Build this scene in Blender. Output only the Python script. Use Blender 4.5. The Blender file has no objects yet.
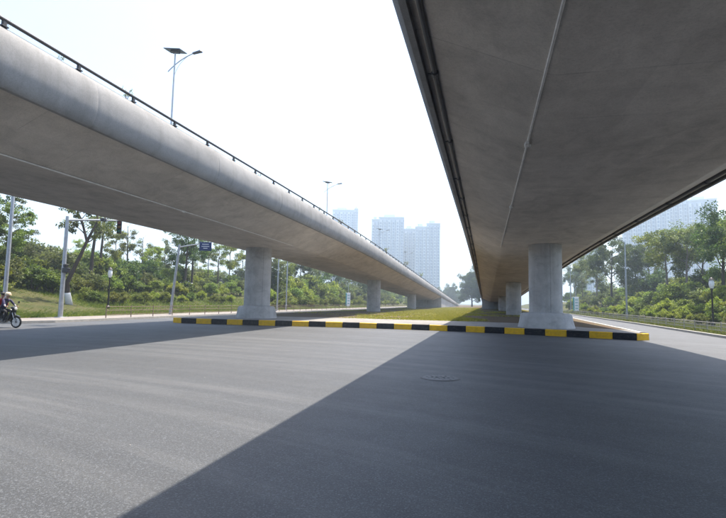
import bpy, bmesh, math, random
from mathutils import Vector, Matrix, Quaternion, noise as mnoise
PI = math.pi
random.seed(7)
SC = bpy.context.scene
COL = SC.collection

# ------------------------------------------------------------------ camera
W, H = 726.0, 518.0            # photograph size, used to turn pixels into directions
FPX, CH = 484.0, 1.5           # focal length in pixels (24 mm), eye height
ROLL, VP = 0.019, (480.0, 304.0)
def _loc(px, py):
    return Vector(((px - W/2)/FPX, -(py - H/2)/FPX, -1.0)).normalized()
_a = _loc(*VP); _b = _loc(VP[0] + 200, VP[1] + 200*ROLL)
_up = _a.cross(_b).normalized()
if _up.y < 0: _up = -_up
_xl = _a.cross(_up)
RM = Matrix((_xl, _a, _up))    # world = RM @ camera-local
def ray(px, py): return RM @ _loc(px, py)
def gz(px, py, z=0.0):
    d = ray(px, py); t = (z - CH)/d.z; return Vector((d.x*t, d.y*t, z))
def gx(px, py, X):
    d = ray(px, py); t = X/d.x; return Vector((X, d.y*t, CH + d.z*t))
def gy(px, py, Y):
    d = ray(px, py); t = Y/d.y; return Vector((d.x*t, Y, CH + d.z*t))
cam = bpy.data.cameras.new('camera'); cam.lens = 24.0; cam.sensor_width = 36.0; cam.sensor_fit = 'HORIZONTAL'
cam.clip_start = 0.05; cam.clip_end = 9000
camo = bpy.data.objects.new('camera', cam); COL.objects.link(camo)
camo.matrix_world = Matrix.Translation((0, 0, CH)) @ RM.to_4x4()
SC.camera = camo

# ------------------------------------------------------------------ world, sun, exposure
SUN_DIR = Vector((0.17, 0.32, 1.0)).normalized()          # towards the sun
elev = math.asin(SUN_DIR.z); azim = math.atan2(SUN_DIR.x, SUN_DIR.y)
wd = bpy.data.worlds.new('World'); SC.world = wd; wd.use_nodes = True
nt = wd.node_tree; bg = nt.nodes['Background']
sky = nt.nodes.new('ShaderNodeTexSky'); sky.sky_type = 'NISHITA'; sky.sun_disc = False
sky.sun_elevation = elev; sky.sun_rotation = azim
sky.air_density = 1.0; sky.dust_density = 2.5; sky.ozone_density = 1.0
nt.links.new(sky.outputs[0], bg.inputs['Color']); bg.inputs['Strength'].default_value = 0.15
sl = bpy.data.lights.new('sun', 'SUN'); sl.energy = 4.6; sl.angle = math.radians(0.53); sl.color = (1.0, 0.905, 0.78)
so = bpy.data.objects.new('sun', sl); COL.objects.link(so)
so.rotation_mode = 'QUATERNION'; so.rotation_quaternion = SUN_DIR.to_track_quat('Z', 'Y')
SC.view_settings.view_transform = 'Standard'; SC.view_settings.look = 'None'
SC.view_settings.exposure = 1.42; SC.view_settings.gamma = 1.0; SC.view_settings.use_curve_mapping = False
SC.render.engine = 'CYCLES'
SC.cycles.use_denoising = True
SC.cycles.max_bounces = 6; SC.cycles.diffuse_bounces = 5; SC.cycles.glossy_bounces = 2
SC.cycles.transmission_bounces = 3; SC.cycles.transparent_max_bounces = 4; SC.cycles.volume_bounces = 0
SC.cycles.use_adaptive_sampling = True; SC.cycles.adaptive_threshold = 0.02

# ------------------------------------------------------------------ materials
MATS = {}
class NT:
    def __init__(s, name):
        s.m = bpy.data.materials.new(name); s.m.use_nodes = True
        s.t = s.m.node_tree; s.bsdf = s.t.nodes['Principled BSDF']; s.out = s.t.nodes['Material Output']
        MATS[name] = s.m
    def n(s, typ, **kw):
        nd = s.t.nodes.new(typ)
        for k, v in kw.items(): setattr(nd, k, v)
        return nd
    def l(s, a, b): s.t.links.new(a, b)
    def val(s, sock, v):
        if hasattr(v, 'links') or isinstance(v, bpy.types.NodeSocket): s.l(v, sock)
        else: sock.default_value = v
    def pos(s): return s.n('ShaderNodeNewGeometry').outputs['Position']
    def obj(s): return s.n('ShaderNodeTexCoord').outputs['Object']
    def mapping(s, v, scale=(1,1,1), rot=(0,0,0), loc=(0,0,0)):
        m = s.n('ShaderNodeMapping'); s.l(v, m.inputs['Vector'])
        m.inputs['Scale'].default_value = scale; m.inputs['Rotation'].default_value = rot; m.inputs['Location'].default_value = loc
        return m.outputs[0]
    def noise(s, v, scale, detail=4, rough=0.55, dist=0.0):
        q = s.n('ShaderNodeTexNoise'); s.l(v, q.inputs['Vector'])
        q.inputs['Scale'].default_value = scale; q.inputs['Detail'].default_value = detail
        q.inputs['Roughness'].default_value = rough; q.inputs['Distortion'].default_value = dist
        return q.outputs['Fac']
    def ramp(s, f, stops, interp='LINEAR'):
        r = s.n('ShaderNodeValToRGB'); s.l(f, r.inputs[0]); e = r.color_ramp.elements; r.color_ramp.interpolation = interp
        while len(e) > len(stops): e.remove(e[-1])
        while len(e) < len(stops): e.new(1)
        for i, (p, c) in enumerate(stops):
            e[i].position = p; e[i].color = (c, c, c, 1) if isinstance(c, (int, float)) else (*c, 1)
        return r.outputs[0]
    def mix(s, a, b, f, mode='MIX'):
        m = s.n('ShaderNodeMix', data_type='RGBA', blend_type=mode)
        s.val(m.inputs[0], f)
        for sock, v in ((m.inputs[6], a), (m.inputs[7], b)):
            if isinstance(v, bpy.types.NodeSocket): s.l(v, sock)
            else: sock.default_value = (*v, 1) if len(v) == 3 else v
        return m.outputs[2]
    def math(s, op, a, b=0.0, c=0.0):
        m = s.n('ShaderNodeMath', operation=op)
        for i, v in enumerate((a, b, c)): s.val(m.inputs[i], v)
        return m.outputs[0]
    def bump(s, h, strength=0.3, dist=0.01):
        b = s.n('ShaderNodeBump'); s.l(h, b.inputs['Height']); b.inputs['Strength'].default_value = strength; b.inputs['Distance'].default_value = dist
        s.l(b.outputs[0], s.bsdf.inputs['Normal'])
    def done(s, col=None, rough=0.7, metal=0.0, spec=0.5):
        if col is not None:
            if isinstance(col, bpy.types.NodeSocket): s.l(col, s.bsdf.inputs['Base Color'])
            else: s.bsdf.inputs['Base Color'].default_value = (*col, 1)
        s.val(s.bsdf.inputs['Roughness'], rough); s.bsdf.inputs['Metallic'].default_value = metal
        s.bsdf.inputs['Specular IOR Level'].default_value = spec
        return s.m

def simple(name, col, rough=0.6, metal=0.0, spec=0.5, var=0.18, scale=6.0):
    k = NT(name); p = k.obj()
    f = k.noise(p, scale, 5, 0.6); g = k.noise(p, scale*9, 3, 0.6)
    v = k.math('ADD', k.math('MULTIPLY', f, 0.7), k.math('MULTIPLY', g, 0.3))
    lo = tuple(c*(1-var) for c in col); hi = tuple(min(1, c*(1+var)) for c in col)
    c = k.ramp(v, [(0.3, lo), (0.7, hi)])
    k.bump(g, 0.08, 0.004)
    return k.done(c, k.math('ADD', k.math('MULTIPLY', f, 0.25), rough-0.12), metal, spec)

def concrete(name, base, panel=0.0, streak=0.3, dark=0.55, warm=(1.0, 0.97, 0.92)):
    k = NT(name); p = k.pos()
    big = k.noise(k.mapping(p, (1, 0.45, 1)), 0.35, 5, 0.6, 0.3)
    mid = k.noise(k.mapping(p, (1, 0.6, 1)), 1.7, 6, 0.65, 0.6)
    fine = k.noise(p, 28, 5, 0.7)
    st = k.noise(k.mapping(p, (2.2, 2.2, 0.12)), 1.6, 4, 0.6)          # weathering that runs down
    dk = tuple(b*dark for b in base); hi = tuple(min(1, b*1.14) for b in base)
    v = k.math('ADD', k.math('MULTIPLY', big, 0.5), k.math('MULTIPLY', mid, 0.5))
    c = k.ramp(v, [(0.34, tuple(b*0.66 for b in base)), (0.5, base), (0.64, tuple(min(1, b*1.2) for b in base))])
    c = k.mix(c, tuple(d*w for d, w in zip(dk, warm)), k.math('MULTIPLY', k.ramp(st, [(0.5, 0.0), (0.75, 1.0)]), streak))
    c = k.mix(c, (0.5, 0.5, 0.5), 0.35, 'OVERLAY') if False else c
    if panel:
        sep = k.n('ShaderNodeSeparateXYZ'); k.l(p, sep.inputs[0])
        fy = k.math('FLOOR', k.math('MULTIPLY', sep.outputs[1], 1/1.83)); fx = k.math('FLOOR', k.math('MULTIPLY', sep.outputs[0], 1/2.44))
        cmb = k.n('ShaderNodeCombineXYZ'); k.l(fx, cmb.inputs[0]); k.l(fy, cmb.inputs[1])
        wn = k.n('ShaderNodeTexWhiteNoise'); k.l(cmb.outputs[0], wn.inputs[0])
        c = k.mix(c, tuple(b*0.72 for b in base), k.math('MULTIPLY', wn.outputs[0], panel))
        # fine seams left by the formwork
        dy = k.math('ABSOLUTE', k.math('SUBTRACT', k.math('FRACT', k.math('MULTIPLY', sep.outputs[1], 1/1.83)), 0.5))
        seam = k.ramp(dy, [(0.49, 0.0), (0.4975, 1.0)])
        brk = k.ramp(k.noise(p, 0.9, 3), [(0.42, 0.0), (0.6, 0.6)])
        c = k.mix(c, tuple(b*0.5 for b in base), k.math('MULTIPLY', seam, brk))
        drk = k.noise(k.mapping(p, (0.6, 1.0, 1)), 0.8, 7, 0.68, 0.6)
        c = k.mix(c, tuple(b*0.62 for b in base), k.math('MULTIPLY', k.ramp(drk, [(0.48, 0.0), (0.68, 1.0)]), 0.32))
    pits = k.ramp(k.noise(p, 45, 3, 0.6), [(0.30, 1.0), (0.37, 0.0)])
    c = k.mix(c, tuple(b*0.45 for b in base), k.math('MULTIPLY', pits, 0.6))
    c = k.mix(c, k.ramp(fine, [(0.32, 0.62), (0.58, 1.0)]), 0.4, 'MULTIPLY')
    hgt = k.math('ADD', k.math('MULTIPLY', mid, 0.7), k.math('MULTIPLY', fine, 0.25))
    k.bump(hgt, 0.35, 0.012)
    return k.done(c, 0.82, 0, 0.3)

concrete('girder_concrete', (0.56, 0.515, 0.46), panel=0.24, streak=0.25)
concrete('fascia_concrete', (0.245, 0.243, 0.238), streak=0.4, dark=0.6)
concrete('pier_concrete', (0.45, 0.45, 0.445), streak=0.35, dark=0.6)
concrete('wall_concrete', (0.36, 0.36, 0.355), streak=0.45)
concrete('paving_concrete', (0.20, 0.18, 0.165), streak=0.0)
concrete('median_paving', (0.22, 0.212, 0.20), streak=0.0)

def asphalt(name, base, fancy=True):
    k = NT(name); p = k.pos()
    sep = k.n('ShaderNodeSeparateXYZ'); k.l(p, sep.inputs[0])
    # arcs worn by turning traffic: polar coordinates round the corner of the island
    dx = k.math('SUBTRACT', sep.outputs[0], -13.0); dy = k.math('SUBTRACT', sep.outputs[1], -23.5)
    r = k.math('SQRT', k.math('ADD', k.math('MULTIPLY', dx, dx), k.math('MULTIPLY', dy, dy)))
    th = k.math('ARCTAN2', dy, dx)
    cmb = k.n('ShaderNodeCombineXYZ'); k.l(r, cmb.inputs[0]); k.l(k.math('MULTIPLY', th, 2.2), cmb.inputs[1])
    arcs = k.noise(k.mapping(cmb.outputs[0], (1, 0.7, 1)), 2.0, 7, 0.68, 0.15)
    arcs2 = k.noise(k.mapping(cmb.outputs[0], (1, 0.5, 1), loc=(3.1, 7.7, 0)), 0.42, 4, 0.55, 0.3)
    big = k.noise(p, 0.13, 5, 0.6, 0.5)
    mid = k.noise(p, 1.4, 6, 0.7)
    agg = k.n('ShaderNodeTexVoronoi', feature='F1'); k.l(p, agg.inputs['Vector']); agg.inputs['Scale'].default_value = 85
    agn = k.noise(p, 60, 4, 0.8)
    c = k.ramp(big, [(0.3, tuple(b*0.86 for b in base)), (0.7, tuple(b*1.12 for b in base))])
    c = k.mix(c, tuple(min(1, b*w) for b, w in zip(base, (1.95, 1.85, 1.72))), k.math('MULTIPLY', k.ramp(arcs, [(0.47, 0.0), (0.64, 1.0)]), 0.8))
    c = k.mix(c, tuple(b*0.66 for b in base), k.math('MULTIPLY', k.ramp(arcs2, [(0.46, 0.0), (0.6, 1.0)]), 0.6))
    c = k.mix(c, tuple(b*0.8 for b in base), k.math('MULTIPLY', k.ramp(mid, [(0.45, 0.0), (0.75, 1.0)]), 0.35))
    spk = k.n('ShaderNodeSeparateColor'); k.l(agg.outputs['Color'], spk.inputs[0])
    c = k.mix(c, tuple(min(1, b*2.6) for b in base), k.math('MULTIPLY', k.ramp(spk.outputs[0], [(0.66, 0.0), (0.96, 1.0)]), 0.6))
    c = k.mix(c, tuple(b*0.3 for b in base), k.math('MULTIPLY', k.ramp(agn, [(0.34, 1.0), (0.54, 0.0)]), 0.8))
    hgt = k.math('ADD', k.math('MULTIPLY', agn, 0.8), k.math('MULTIPLY', k.ramp(agg.outputs['Distance'], [(0.0, 1.0), (0.6, 0.0)]), 0.6))
    k.bump(hgt, 0.5, 0.005)
    return k.done(c, k.math('ADD', 0.54, k.math('MULTIPLY', mid, 0.2)), 0, 0.5)
asphalt('asphalt', (0.0495, 0.054, 0.060))

def kerb_paint(name, col):
    k = NT(name); p = k.pos()
    f = k.noise(p, 3.5, 6, 0.7); g = k.noise(p, 22, 5, 0.75); d = k.noise(k.mapping(p, (1, 1, 2.5)), 6, 5, 0.7)
    c = k.ramp(f, [(0.3, tuple(x*0.72 for x in col)), (0.7, col)])
    c = k.mix(c, (0.26, 0.245, 0.22), k.ramp(g, [(0.63, 0.0), (0.68, 0.85)]))
    c = k.mix(c, (0.16, 0.145, 0.12), k.math('MULTIPLY', k.ramp(d, [(0.5, 0.0), (0.78, 1.0)]), 0.45))
    k.bump(g, 0.35, 0.006); k.done(c, 0.72, 0, 0.35)
kerb_paint('kerb_yellow', (0.82, 0.48, 0.018)); kerb_paint('kerb_black', (0.016, 0.016, 0.018))
simple('kerb_grey', (0.40, 0.39, 0.37), 0.8, var=0.25, scale=5)
simple('pipe_dark', (0.035, 0.037, 0.04), 0.5, var=0.3)
simple('pipe_grey', (0.62, 0.60, 0.56), 0.5, var=0.2)
simple('rail_dark', (0.05, 0.047, 0.045), 0.5, 0.3, var=0.4)
simple('galvanised', (0.36, 0.38, 0.40), 0.5, 0.5, var=0.2)
simple('pole_pale', (0.48, 0.50, 0.52), 0.5, 0.2, var=0.15)
simple('panel_solar', (0.03, 0.04, 0.06), 0.35, 0.0, var=0.3)
simple('signal_black', (0.02, 0.02, 0.022), 0.5, var=0.3)
simple('lens_red', (0.25, 0.02, 0.015), 0.3); simple('lens_amber', (0.25, 0.12, 0.01), 0.3); simple('lens_green', (0.01, 0.14, 0.08), 0.3)
simple('sign_blue', (0.008, 0.025, 0.10), 0.45, var=0.2); simple('sign_white', (0.72, 0.74, 0.76), 0.5, var=0.08)
simple('sign_teal', (0.05, 0.30, 0.30), 0.5, var=0.15)
simple('fence_rust', (0.17, 0.12, 0.095), 0.7, var=0.4, scale=20); simple('fence_pale', (0.30, 0.295, 0.28), 0.75, var=0.3, scale=20)
simple('iron', (0.06, 0.06, 0.062), 0.6, 0.4, var=0.35, scale=30)
simple('lid_grey', (0.075, 0.08, 0.085), 0.6, var=0.3, scale=12); simple('glass_globe', (0.75, 0.76, 0.76), 0.25, var=0.05)
simple('skin', (0.42, 0.25, 0.17), 0.55, var=0.1); simple('cloth_red', (0.42, 0.022, 0.025), 0.85, var=0.25, scale=20)
simple('cloth_navy', (0.045, 0.04, 0.10), 0.85, var=0.3, scale=20); simple('cloth_dark', (0.02, 0.021, 0.026), 0.85, var=0.3, scale=20)
simple('cloth_pale', (0.5, 0.5, 0.52), 0.85, var=0.2, scale=20); simple('hair_black', (0.012, 0.010, 0.010), 0.6, var=0.4, scale=40)
simple('helmet_cream', (0.62, 0.50, 0.36), 0.3, var=0.08); simple('shoe', (0.03, 0.03, 0.03), 0.6)
simple('bike_black', (0.018, 0.018, 0.02), 0.3, var=0.2); simple('bike_red', (0.30, 0.02, 0.02), 0.3, var=0.15)
simple('rubber', (0.02, 0.02, 0.02), 0.85, var=0.3, scale=30); simple('chrome', (0.55, 0.55, 0.56), 0.25, 0.9, var=0.1)
simple('engine_grey', (0.25, 0.25, 0.25), 0.5, 0.6, var=0.3); simple('lamp_clear', (0.6, 0.6, 0.6), 0.15, var=0.05)
simple('tail_red', (0.35, 0.01, 0.01), 0.25)
simple('limewash', (0.66, 0.66, 0.64), 0.85, var=0.15, scale=10)
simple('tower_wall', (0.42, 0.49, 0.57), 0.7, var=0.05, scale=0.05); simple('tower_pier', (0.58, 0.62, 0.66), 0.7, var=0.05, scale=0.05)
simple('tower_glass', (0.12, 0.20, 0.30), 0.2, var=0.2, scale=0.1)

def bark(name, base):
    k = NT(name); p = k.obj()
    f = k.noise(k.mapping(p, (6, 6, 0.9)), 2.2, 6, 0.7, 0.4); g = k.noise(p, 1.1, 4)
    c = k.ramp(f, [(0.3, tuple(b*0.45 for b in base)), (0.55, base), (0.75, tuple(min(1, b*1.5) for b in base))])
    c = k.mix(c, tuple(b*0.6 for b in base), k.math('MULTIPLY', g, 0.5)); k.bump(f, 0.7, 0.02)
    return k.done(c, 0.9, 0, 0.2)
bark('bark_dark', (0.085, 0.068, 0.055)); bark('bark_pale', (0.20, 0.17, 0.14))

def leaf(name, lo, hi, trans=0.45):
    k = NT(name); p = k.obj()
    oi = k.n('ShaderNodeObjectInfo').outputs['Random']
    at = k.n('ShaderNodeAttribute', attribute_name='tint').outputs['Fac']
    cl = k.noise(p, 0.9, 3, 0.6)
    f = k.math('ADD', k.math('MULTIPLY', at, 0.55), k.math('MULTIPLY', cl, 0.45))
    c = k.ramp(f, [(0.2, lo), (0.8, hi)])
    hs = k.n('ShaderNodeHueSaturation'); k.l(c, hs.inputs['Color'])
    k.l(k.math('ADD', 0.482, k.math('MULTIPLY', oi, 0.03)), hs.inputs['Hue'])
    k.l(k.math('ADD', 0.78, k.math('MULTIPLY', oi, 0.42)), hs.inputs['Value'])
    c = hs.outputs[0]
    k.done(c, 0.55, 0, 0.35)
    tr = k.n('ShaderNodeBsdfTranslucent')
    k.l(k.mix(c, (1.0, 1.0, 0.35), 0.5, 'MULTIPLY'), tr.inputs['Color'])
    mx = k.n('ShaderNodeMixShader'); mx.inputs[0].default_value = trans
    k.l(k.bsdf.outputs[0], mx.inputs[1]); k.l(tr.outputs[0], mx.inputs[2]); k.l(mx.outputs[0], k.out.inputs[0])
    return k.m
leaf('leaf_mid', (0.041, 0.081, 0.018), (0.208, 0.282, 0.065))
leaf('leaf_fresh', (0.059, 0.113, 0.020), (0.286, 0.360, 0.075))
leaf('leaf_dark', (0.023, 0.054, 0.018), (0.117, 0.180, 0.050))
leaf('leaf_grey', (0.047, 0.073, 0.027), (0.215, 0.252, 0.090))
leaf('leaf_lime', (0.082, 0.124, 0.016), (0.338, 0.396, 0.060))
leaf('leaf_olive', (0.070, 0.092, 0.020), (0.255, 0.285, 0.075))
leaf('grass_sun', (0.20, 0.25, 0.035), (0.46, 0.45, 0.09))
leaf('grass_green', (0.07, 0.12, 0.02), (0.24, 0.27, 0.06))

def soil(name, a, b, c3, scale=0.5):
    k = NT(name); p = k.pos()
    f = k.noise(p, scale, 6, 0.65, 0.4); g = k.noise(p, 9, 5, 0.7)
    c = k.ramp(f, [(0.35, a), (0.5, b), (0.66, c3)])
    c = k.mix(c, k.ramp(g, [(0.3, 0.55), (0.7, 1.0)]), 0.8, 'MULTIPLY'); k.bump(g, 0.8, 0.05)
    return k.done(c, 0.95, 0, 0.1)
soil('soil_bank', (0.05, 0.065, 0.02), (0.085, 0.08, 0.035), (0.07, 0.09, 0.025))
soil('soil_median', (0.115, 0.082, 0.056), (0.14, 0.105, 0.072), (0.125, 0.108, 0.06), 0.35)
soil('far_field', (0.06, 0.075, 0.03), (0.08, 0.09, 0.04), (0.10, 0.10, 0.05), 0.02)

# ------------------------------------------------------------------ helpers
class MB:
    """collects simple shapes; build() links them as ONE mesh object"""
    def __init__(s): s.v = []; s.f = []; s.mi = []; s.tint = []; s.cur = 0
    def add(s, vs, fs):
        o = len(s.v); s.v += [tuple(v) for v in vs]; s.f += [tuple(o+i for i in f) for f in fs]; s.mi += [s.cur]*len(fs); return s
    def box(s, c, d, rot=None, bevel=0.0):
        x, y, z = d[0]/2, d[1]/2, d[2]/2
        if bevel > 0:
            b = min(bevel, x*.9, y*.9, z*.9); vs = []
            # chamfered box: 24 vertices
            idx = {}
            for sx in (-1, 1):
                for sy in (-1, 1):
                    for sz in (-1, 1):
                        for ax in range(3):
                            q = [sx*(x-b), sy*(y-b), sz*(z-b)]
                            q[ax] = (sx*x, sy*y, sz*z)[ax]
                            idx[(sx, sy, sz, ax)] = len(vs); vs.append(Vector(q))
            fs = []
            for ax in range(3):
                o1, o2 = [a for a in range(3) if a != ax]
                for sg in (-1, 1):
                    ring = []
                    for a1, a2 in ((-1, -1), (1, -1), (1, 1), (-1, 1)):
                        k = [0, 0, 0]; k[ax] = sg; k[o1] = a1; k[o2] = a2; ring.append(idx[(*k, ax)])
                    fs.append(ring)
            for ax in range(3):                     # edge chamfers run along ax
                o1, o2 = [a for a in range(3) if a != ax]
                for a1 in (-1, 1):
                    for a2 in (-1, 1):
                        k0 = [0]*3; k1 = [0]*3; k0[ax] = -1; k1[ax] = 1
                        for k in (k0, k1): k[o1] = a1; k[o2] = a2
                        fs.append([idx[(*k0, o1)], idx[(*k1, o1)], idx[(*k1, o2)], idx[(*k0, o2)]])
            for sx in (-1, 1):
                for sy in (-1, 1):
                    for sz in (-1, 1): fs.append([idx[(sx, sy, sz, a)] for a in range(3)])
        else:
            vs = [Vector((sx*x, sy*y, sz*z)) for sx in (-1, 1) for sy in (-1, 1) for sz in (-1, 1)]
            fs = [(0,1,3,2), (4,6,7,5), (0,4,5,1), (2,3,7,6), (0,2,6,4), (1,5,7,3)]
        if rot is not None: vs = [rot @ v for v in vs]
        c = Vector(c); return s.add([v + c for v in vs], fs)
    def tube(s, pts, rad, n=8, cap=True):
        pts = [Vector(p) for p in pts]
        if isinstance(rad, (int, float)): rad = [rad]*len(pts)
        vs = []; prev = None
        for i, p in enumerate(pts):
            t = (pts[min(i+1, len(pts)-1)] - pts[max(i-1, 0)]).normalized()
            if prev is None:
                a = Vector((0, 0, 1)) if abs(t.z) < 0.9 else Vector((1, 0, 0)); u = t.cross(a).normalized()
            else: u = (prev - t*prev.dot(t)).normalized()
            w = t.cross(u); prev = u
            for k in range(n):
                an = 2*PI*k/n; vs.append(p + (u*math.cos(an) + w*math.sin(an))*rad[i])
        fs = []
        for i in range(len(pts)-1):
            for k in range(n): fs.append((i*n+k, i*n+(k+1) % n, (i+1)*n+(k+1) % n, (i+1)*n+k))
        if cap:
            fs.append(tuple(range(n-1, -1, -1))); fs.append(tuple((len(pts)-1)*n+k for k in range(n)))
        return s.add(vs, fs)
    def lathe(s, prof, c=(0, 0, 0), n=24, rot=None):
        vs = []; c = Vector(c)
        for r, z in prof:
            for k in range(n):
                v = Vector((r*math.cos(2*PI*k/n), r*math.sin(2*PI*k/n), z))
                vs.append((rot @ v if rot is not None else v) + c)
        fs = []
        for i in range(len(prof)-1):
            for k in range(n): fs.append((i*n+k, i*n+(k+1) % n, (i+1)*n+(k+1) % n, (i+1)*n+k))
        fs.append(tuple(range(n-1, -1, -1))); fs.append(tuple((len(prof)-1)*n+k for k in range(n)))
        return s.add(vs, fs)
    def prism(s, poly, z0, z1):
        n = len(poly); vs = [(x, y, z0) for x, y in poly] + [(x, y, z1) for x, y in poly]
        fs = [tuple(range(n-1, -1, -1)), tuple(range(n, 2*n))] + [(i, (i+1) % n, n+(i+1) % n, n+i) for i in range(n)]
        return s.add(vs, fs)
    def mesh(s, name, mats, smooth=False):
        me = bpy.data.meshes.new(name); me.from_pydata(s.v, [], s.f)
        for m in ([mats] if isinstance(mats, str) else mats): me.materials.append(MATS[m])
        if max(s.mi, default=0): me.polygons.foreach_set('material_index', s.mi)
        if s.tint:
            at = me.attributes.new('tint', 'FLOAT', 'FACE'); at.data.foreach_set('value', s.tint)
        if smooth: me.polygons.foreach_set('use_smooth', [True]*len(me.polygons))
        me.update()
        return me
    def build(s, name, mats, parent=None, smooth=False, loc=None, recalc=False, auto=None):
        me = s.mesh(name, mats, smooth or auto is not None)
        if recalc:
            b = bmesh.new(); b.from_mesh(me); bmesh.ops.recalc_face_normals(b, faces=b.faces); b.to_mesh(me); b.free()
        if auto is not None: me.set_sharp_from_angle(angle=math.radians(auto))
        return link(name, me, parent, loc)
def link(name, data, parent=None, loc=None, rz=0.0, sc=None):
    o = bpy.data.objects.new(name, data); COL.objects.link(o)
    if parent is not None: o.parent = parent
    if loc is not None: o.location = loc
    if rz: o.rotation_euler = (0, 0, rz)
    if sc is not None: o.scale = sc if hasattr(sc, '__len__') else (sc, sc, sc)
    return o
def empty(name, loc=(0, 0, 0), rz=0.0):
    o = link(name, None, None, loc, rz); o.empty_display_size = 0.3; return o
def tag(o, label, cat, group=None):
    o['label'] = label; o['category'] = cat
    if group: o['group'] = group
    return o
def struct(o): o['kind'] = 'structure'; return o
def stuff(o, label=None, cat=None):
    o['kind'] = 'stuff'
    if label: o['label'] = label; o['category'] = cat
    return o
def copy_tree(o, parent=None):
    c = o.copy(); COL.objects.link(c); c.parent = parent
    for ch in list(o.children): copy_tree(ch, c)
    return c
ORD = ['first','second','third','fourth','fifth','sixth','seventh','eighth','ninth','tenth','eleventh','twelfth','thirteenth','fourteenth',
       'fifteenth','sixteenth','seventeenth','eighteenth','nineteenth','twentieth','twenty-first','twenty-second','twenty-third','twenty-fourth','twenty-fifth',
       'twenty-sixth','twenty-seventh','twenty-eighth','twenty-ninth','thirtieth','thirty-first','thirty-second','thirty-third','thirty-fourth','thirty-fifth',
       'thirty-sixth','thirty-seventh','thirty-eighth','thirty-ninth','fortieth','forty-first','forty-second','forty-third','forty-fourth','forty-fifth','forty-sixth','forty-seventh','forty-eighth','forty-ninth','fiftieth']
def lerp_path(tab, t):
    for (a, va), (b, vb) in zip(tab, tab[1:]):
        if t <= b: return va + (vb-va)*max(0, (t-a))/(b-a)
    return tab[-1][1]

# ------------------------------------------------------------------ ground, road, pavements
def sheet(name, poly, z, mat):
    return struct(MB().add([(x, y, z) for x, y in poly], [tuple(range(len(poly)))]).build(name, mat))
sheet('ground', [(-3000, -1500), (3000, -1500), (3000, 4200), (-3000, 4200)], -0.06, 'far_field')
FENR = [(-40, 12.2), (20, 12.4), (29, 12.6), (45, 13.6), (90, 15.4), (160, 17.0), (420, 20.0)]      # right railing: Y -> X
def fr(y): return lerp_path(FENR, y)
XL = -23.2                                                                                     # left kerb
ys = [23, 29, 36, 45, 60, 90, 160, 420]
road_poly = [(-240, -60), (240, -60), (240, 19.5), (fr(19.5)-.5+3, 19.5), (fr(21.5)-.5+.8, 21.0)] + [(fr(y)-.5, y) for y in ys]
road_poly += [(XL-2, 420), (XL, 160), (XL, 22.5), (XL-.6, 20.6), (XL-2.2, 19.4), (-240, 19.4)]
sheet('road', road_poly, 0.0, 'asphalt')

def strip(name, inner, outer, z, mat, base=-0.05):
    """raised strip between two polylines of equal length, with real sides"""
    n = len(inner); mb = MB()
    vs = [(x, y, z) for x, y in inner] + [(x, y, z) for x, y in outer] + [(x, y, base) for x, y in inner] + [(x, y, base) for x, y in outer]
    fs = []
    for i in range(n-1):
        fs += [(i, i+1, n+i+1, n+i), (2*n+i, 2*n+i+1, i+1, i), (n+i, n+i+1, 3*n+i+1, 3*n+i)]
    fs += [(0, n, 3*n, 2*n), (n-1, 2*n-1, 4*n-1, 3*n-1)]
    mb.add(vs, fs); return struct(mb.build(name, mat, recalc=True))
yl = [22.6, 26, 32, 40, 60, 100, 160, 420]
strip('left_pavement', [(XL-60, 19.55), (XL-2.3, 19.55), (XL-.72, 20.8)] + [(XL-.14, y) for y in yl], [(XL-60, 22.6), (XL-3.9, 22.6), (XL-3.9, 22.7)] + [(XL-3.9, y+.5) for y in yl], 0.125, 'paving_concrete')
strip('left_kerb', [(XL-60, 19.4), (XL-2.2, 19.4), (XL-.6, 20.7)] + [(XL, y) for y in yl], [(XL-60, 19.54), (XL-2.28, 19.54), (XL-.71, 20.8)] + [(XL-.135, y) for y in yl], 0.14, 'kerb_grey')
yr = [23, 29, 36, 45, 60, 90, 160, 420]
strip('right_kerb', [(fr(y)-.55, y) for y in yr], [(fr(y)-.40, y) for y in yr], 0.13, 'kerb_grey')
strip('right_verge', [(fr(y)-.39, y) for y in yr], [(fr(y)+3.2, y+.3) for y in yr], 0.115, 'soil_bank')

# banks either side
def bank(name, xs, zs, y0, y1, mat, seed):
    mb = MB(); n = 46; rows = []
    for j in range(n+1):
        y = y0 + (y1-y0)*(j/n)**1.5
        for x, z in zip(xs, zs):
            xx = x(y) if callable(x) else x
            w = 0.0 if z <= 0.2 else 0.35
            e1 = max(y0+2.0, (.78 if xx < 0 else 1.85)*abs(xx)); f = max(0.0, min(1.0, (y-y0)/(e1-y0))); f = f*f*(3-2*f)   # the near end runs out to the pavement
            mb.v.append((xx, y, .05 + (z-.05 + w*mnoise.noise(Vector((xx*.12, y*.12, seed)))*1.6)*f))
    m = len(xs)
    for j in range(n):
        for i in range(m-1): mb.f.append((j*m+i, j*m+i+1, (j+1)*m+i+1, (j+1)*m+i)); mb.mi.append(0)
    return struct(mb.build(name, mat, smooth=True, recalc=True))
LBX = [-26.9, -27.6, -29, -31, -34, -38, -43, -50, -60, -80, -130]; LBZ = [.09, .16, .38, .75, 1.6, 2.5, 3.2, 3.7, 4.0, 4.0, -.2]
bank('left_bank', LBX, LBZ, 22.8, 330, 'soil_bank', 1.3)
def lbz(x): return lerp_path(sorted(zip([-a for a in LBX], LBZ)), -x)
RBO = [2.9, 3.6, 5, 7, 10, 14, 20, 28, 40, 70]; RBZ = [.09, .18, .5, 1.0, 1.7, 2.4, 3.0, 3.4, 3.4, -.2]
bank('right_bank', [(lambda y, o=o: fr(y)+o) for o in RBO], RBZ, 23.5, 330, 'soil_bank', 5.1)
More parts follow.
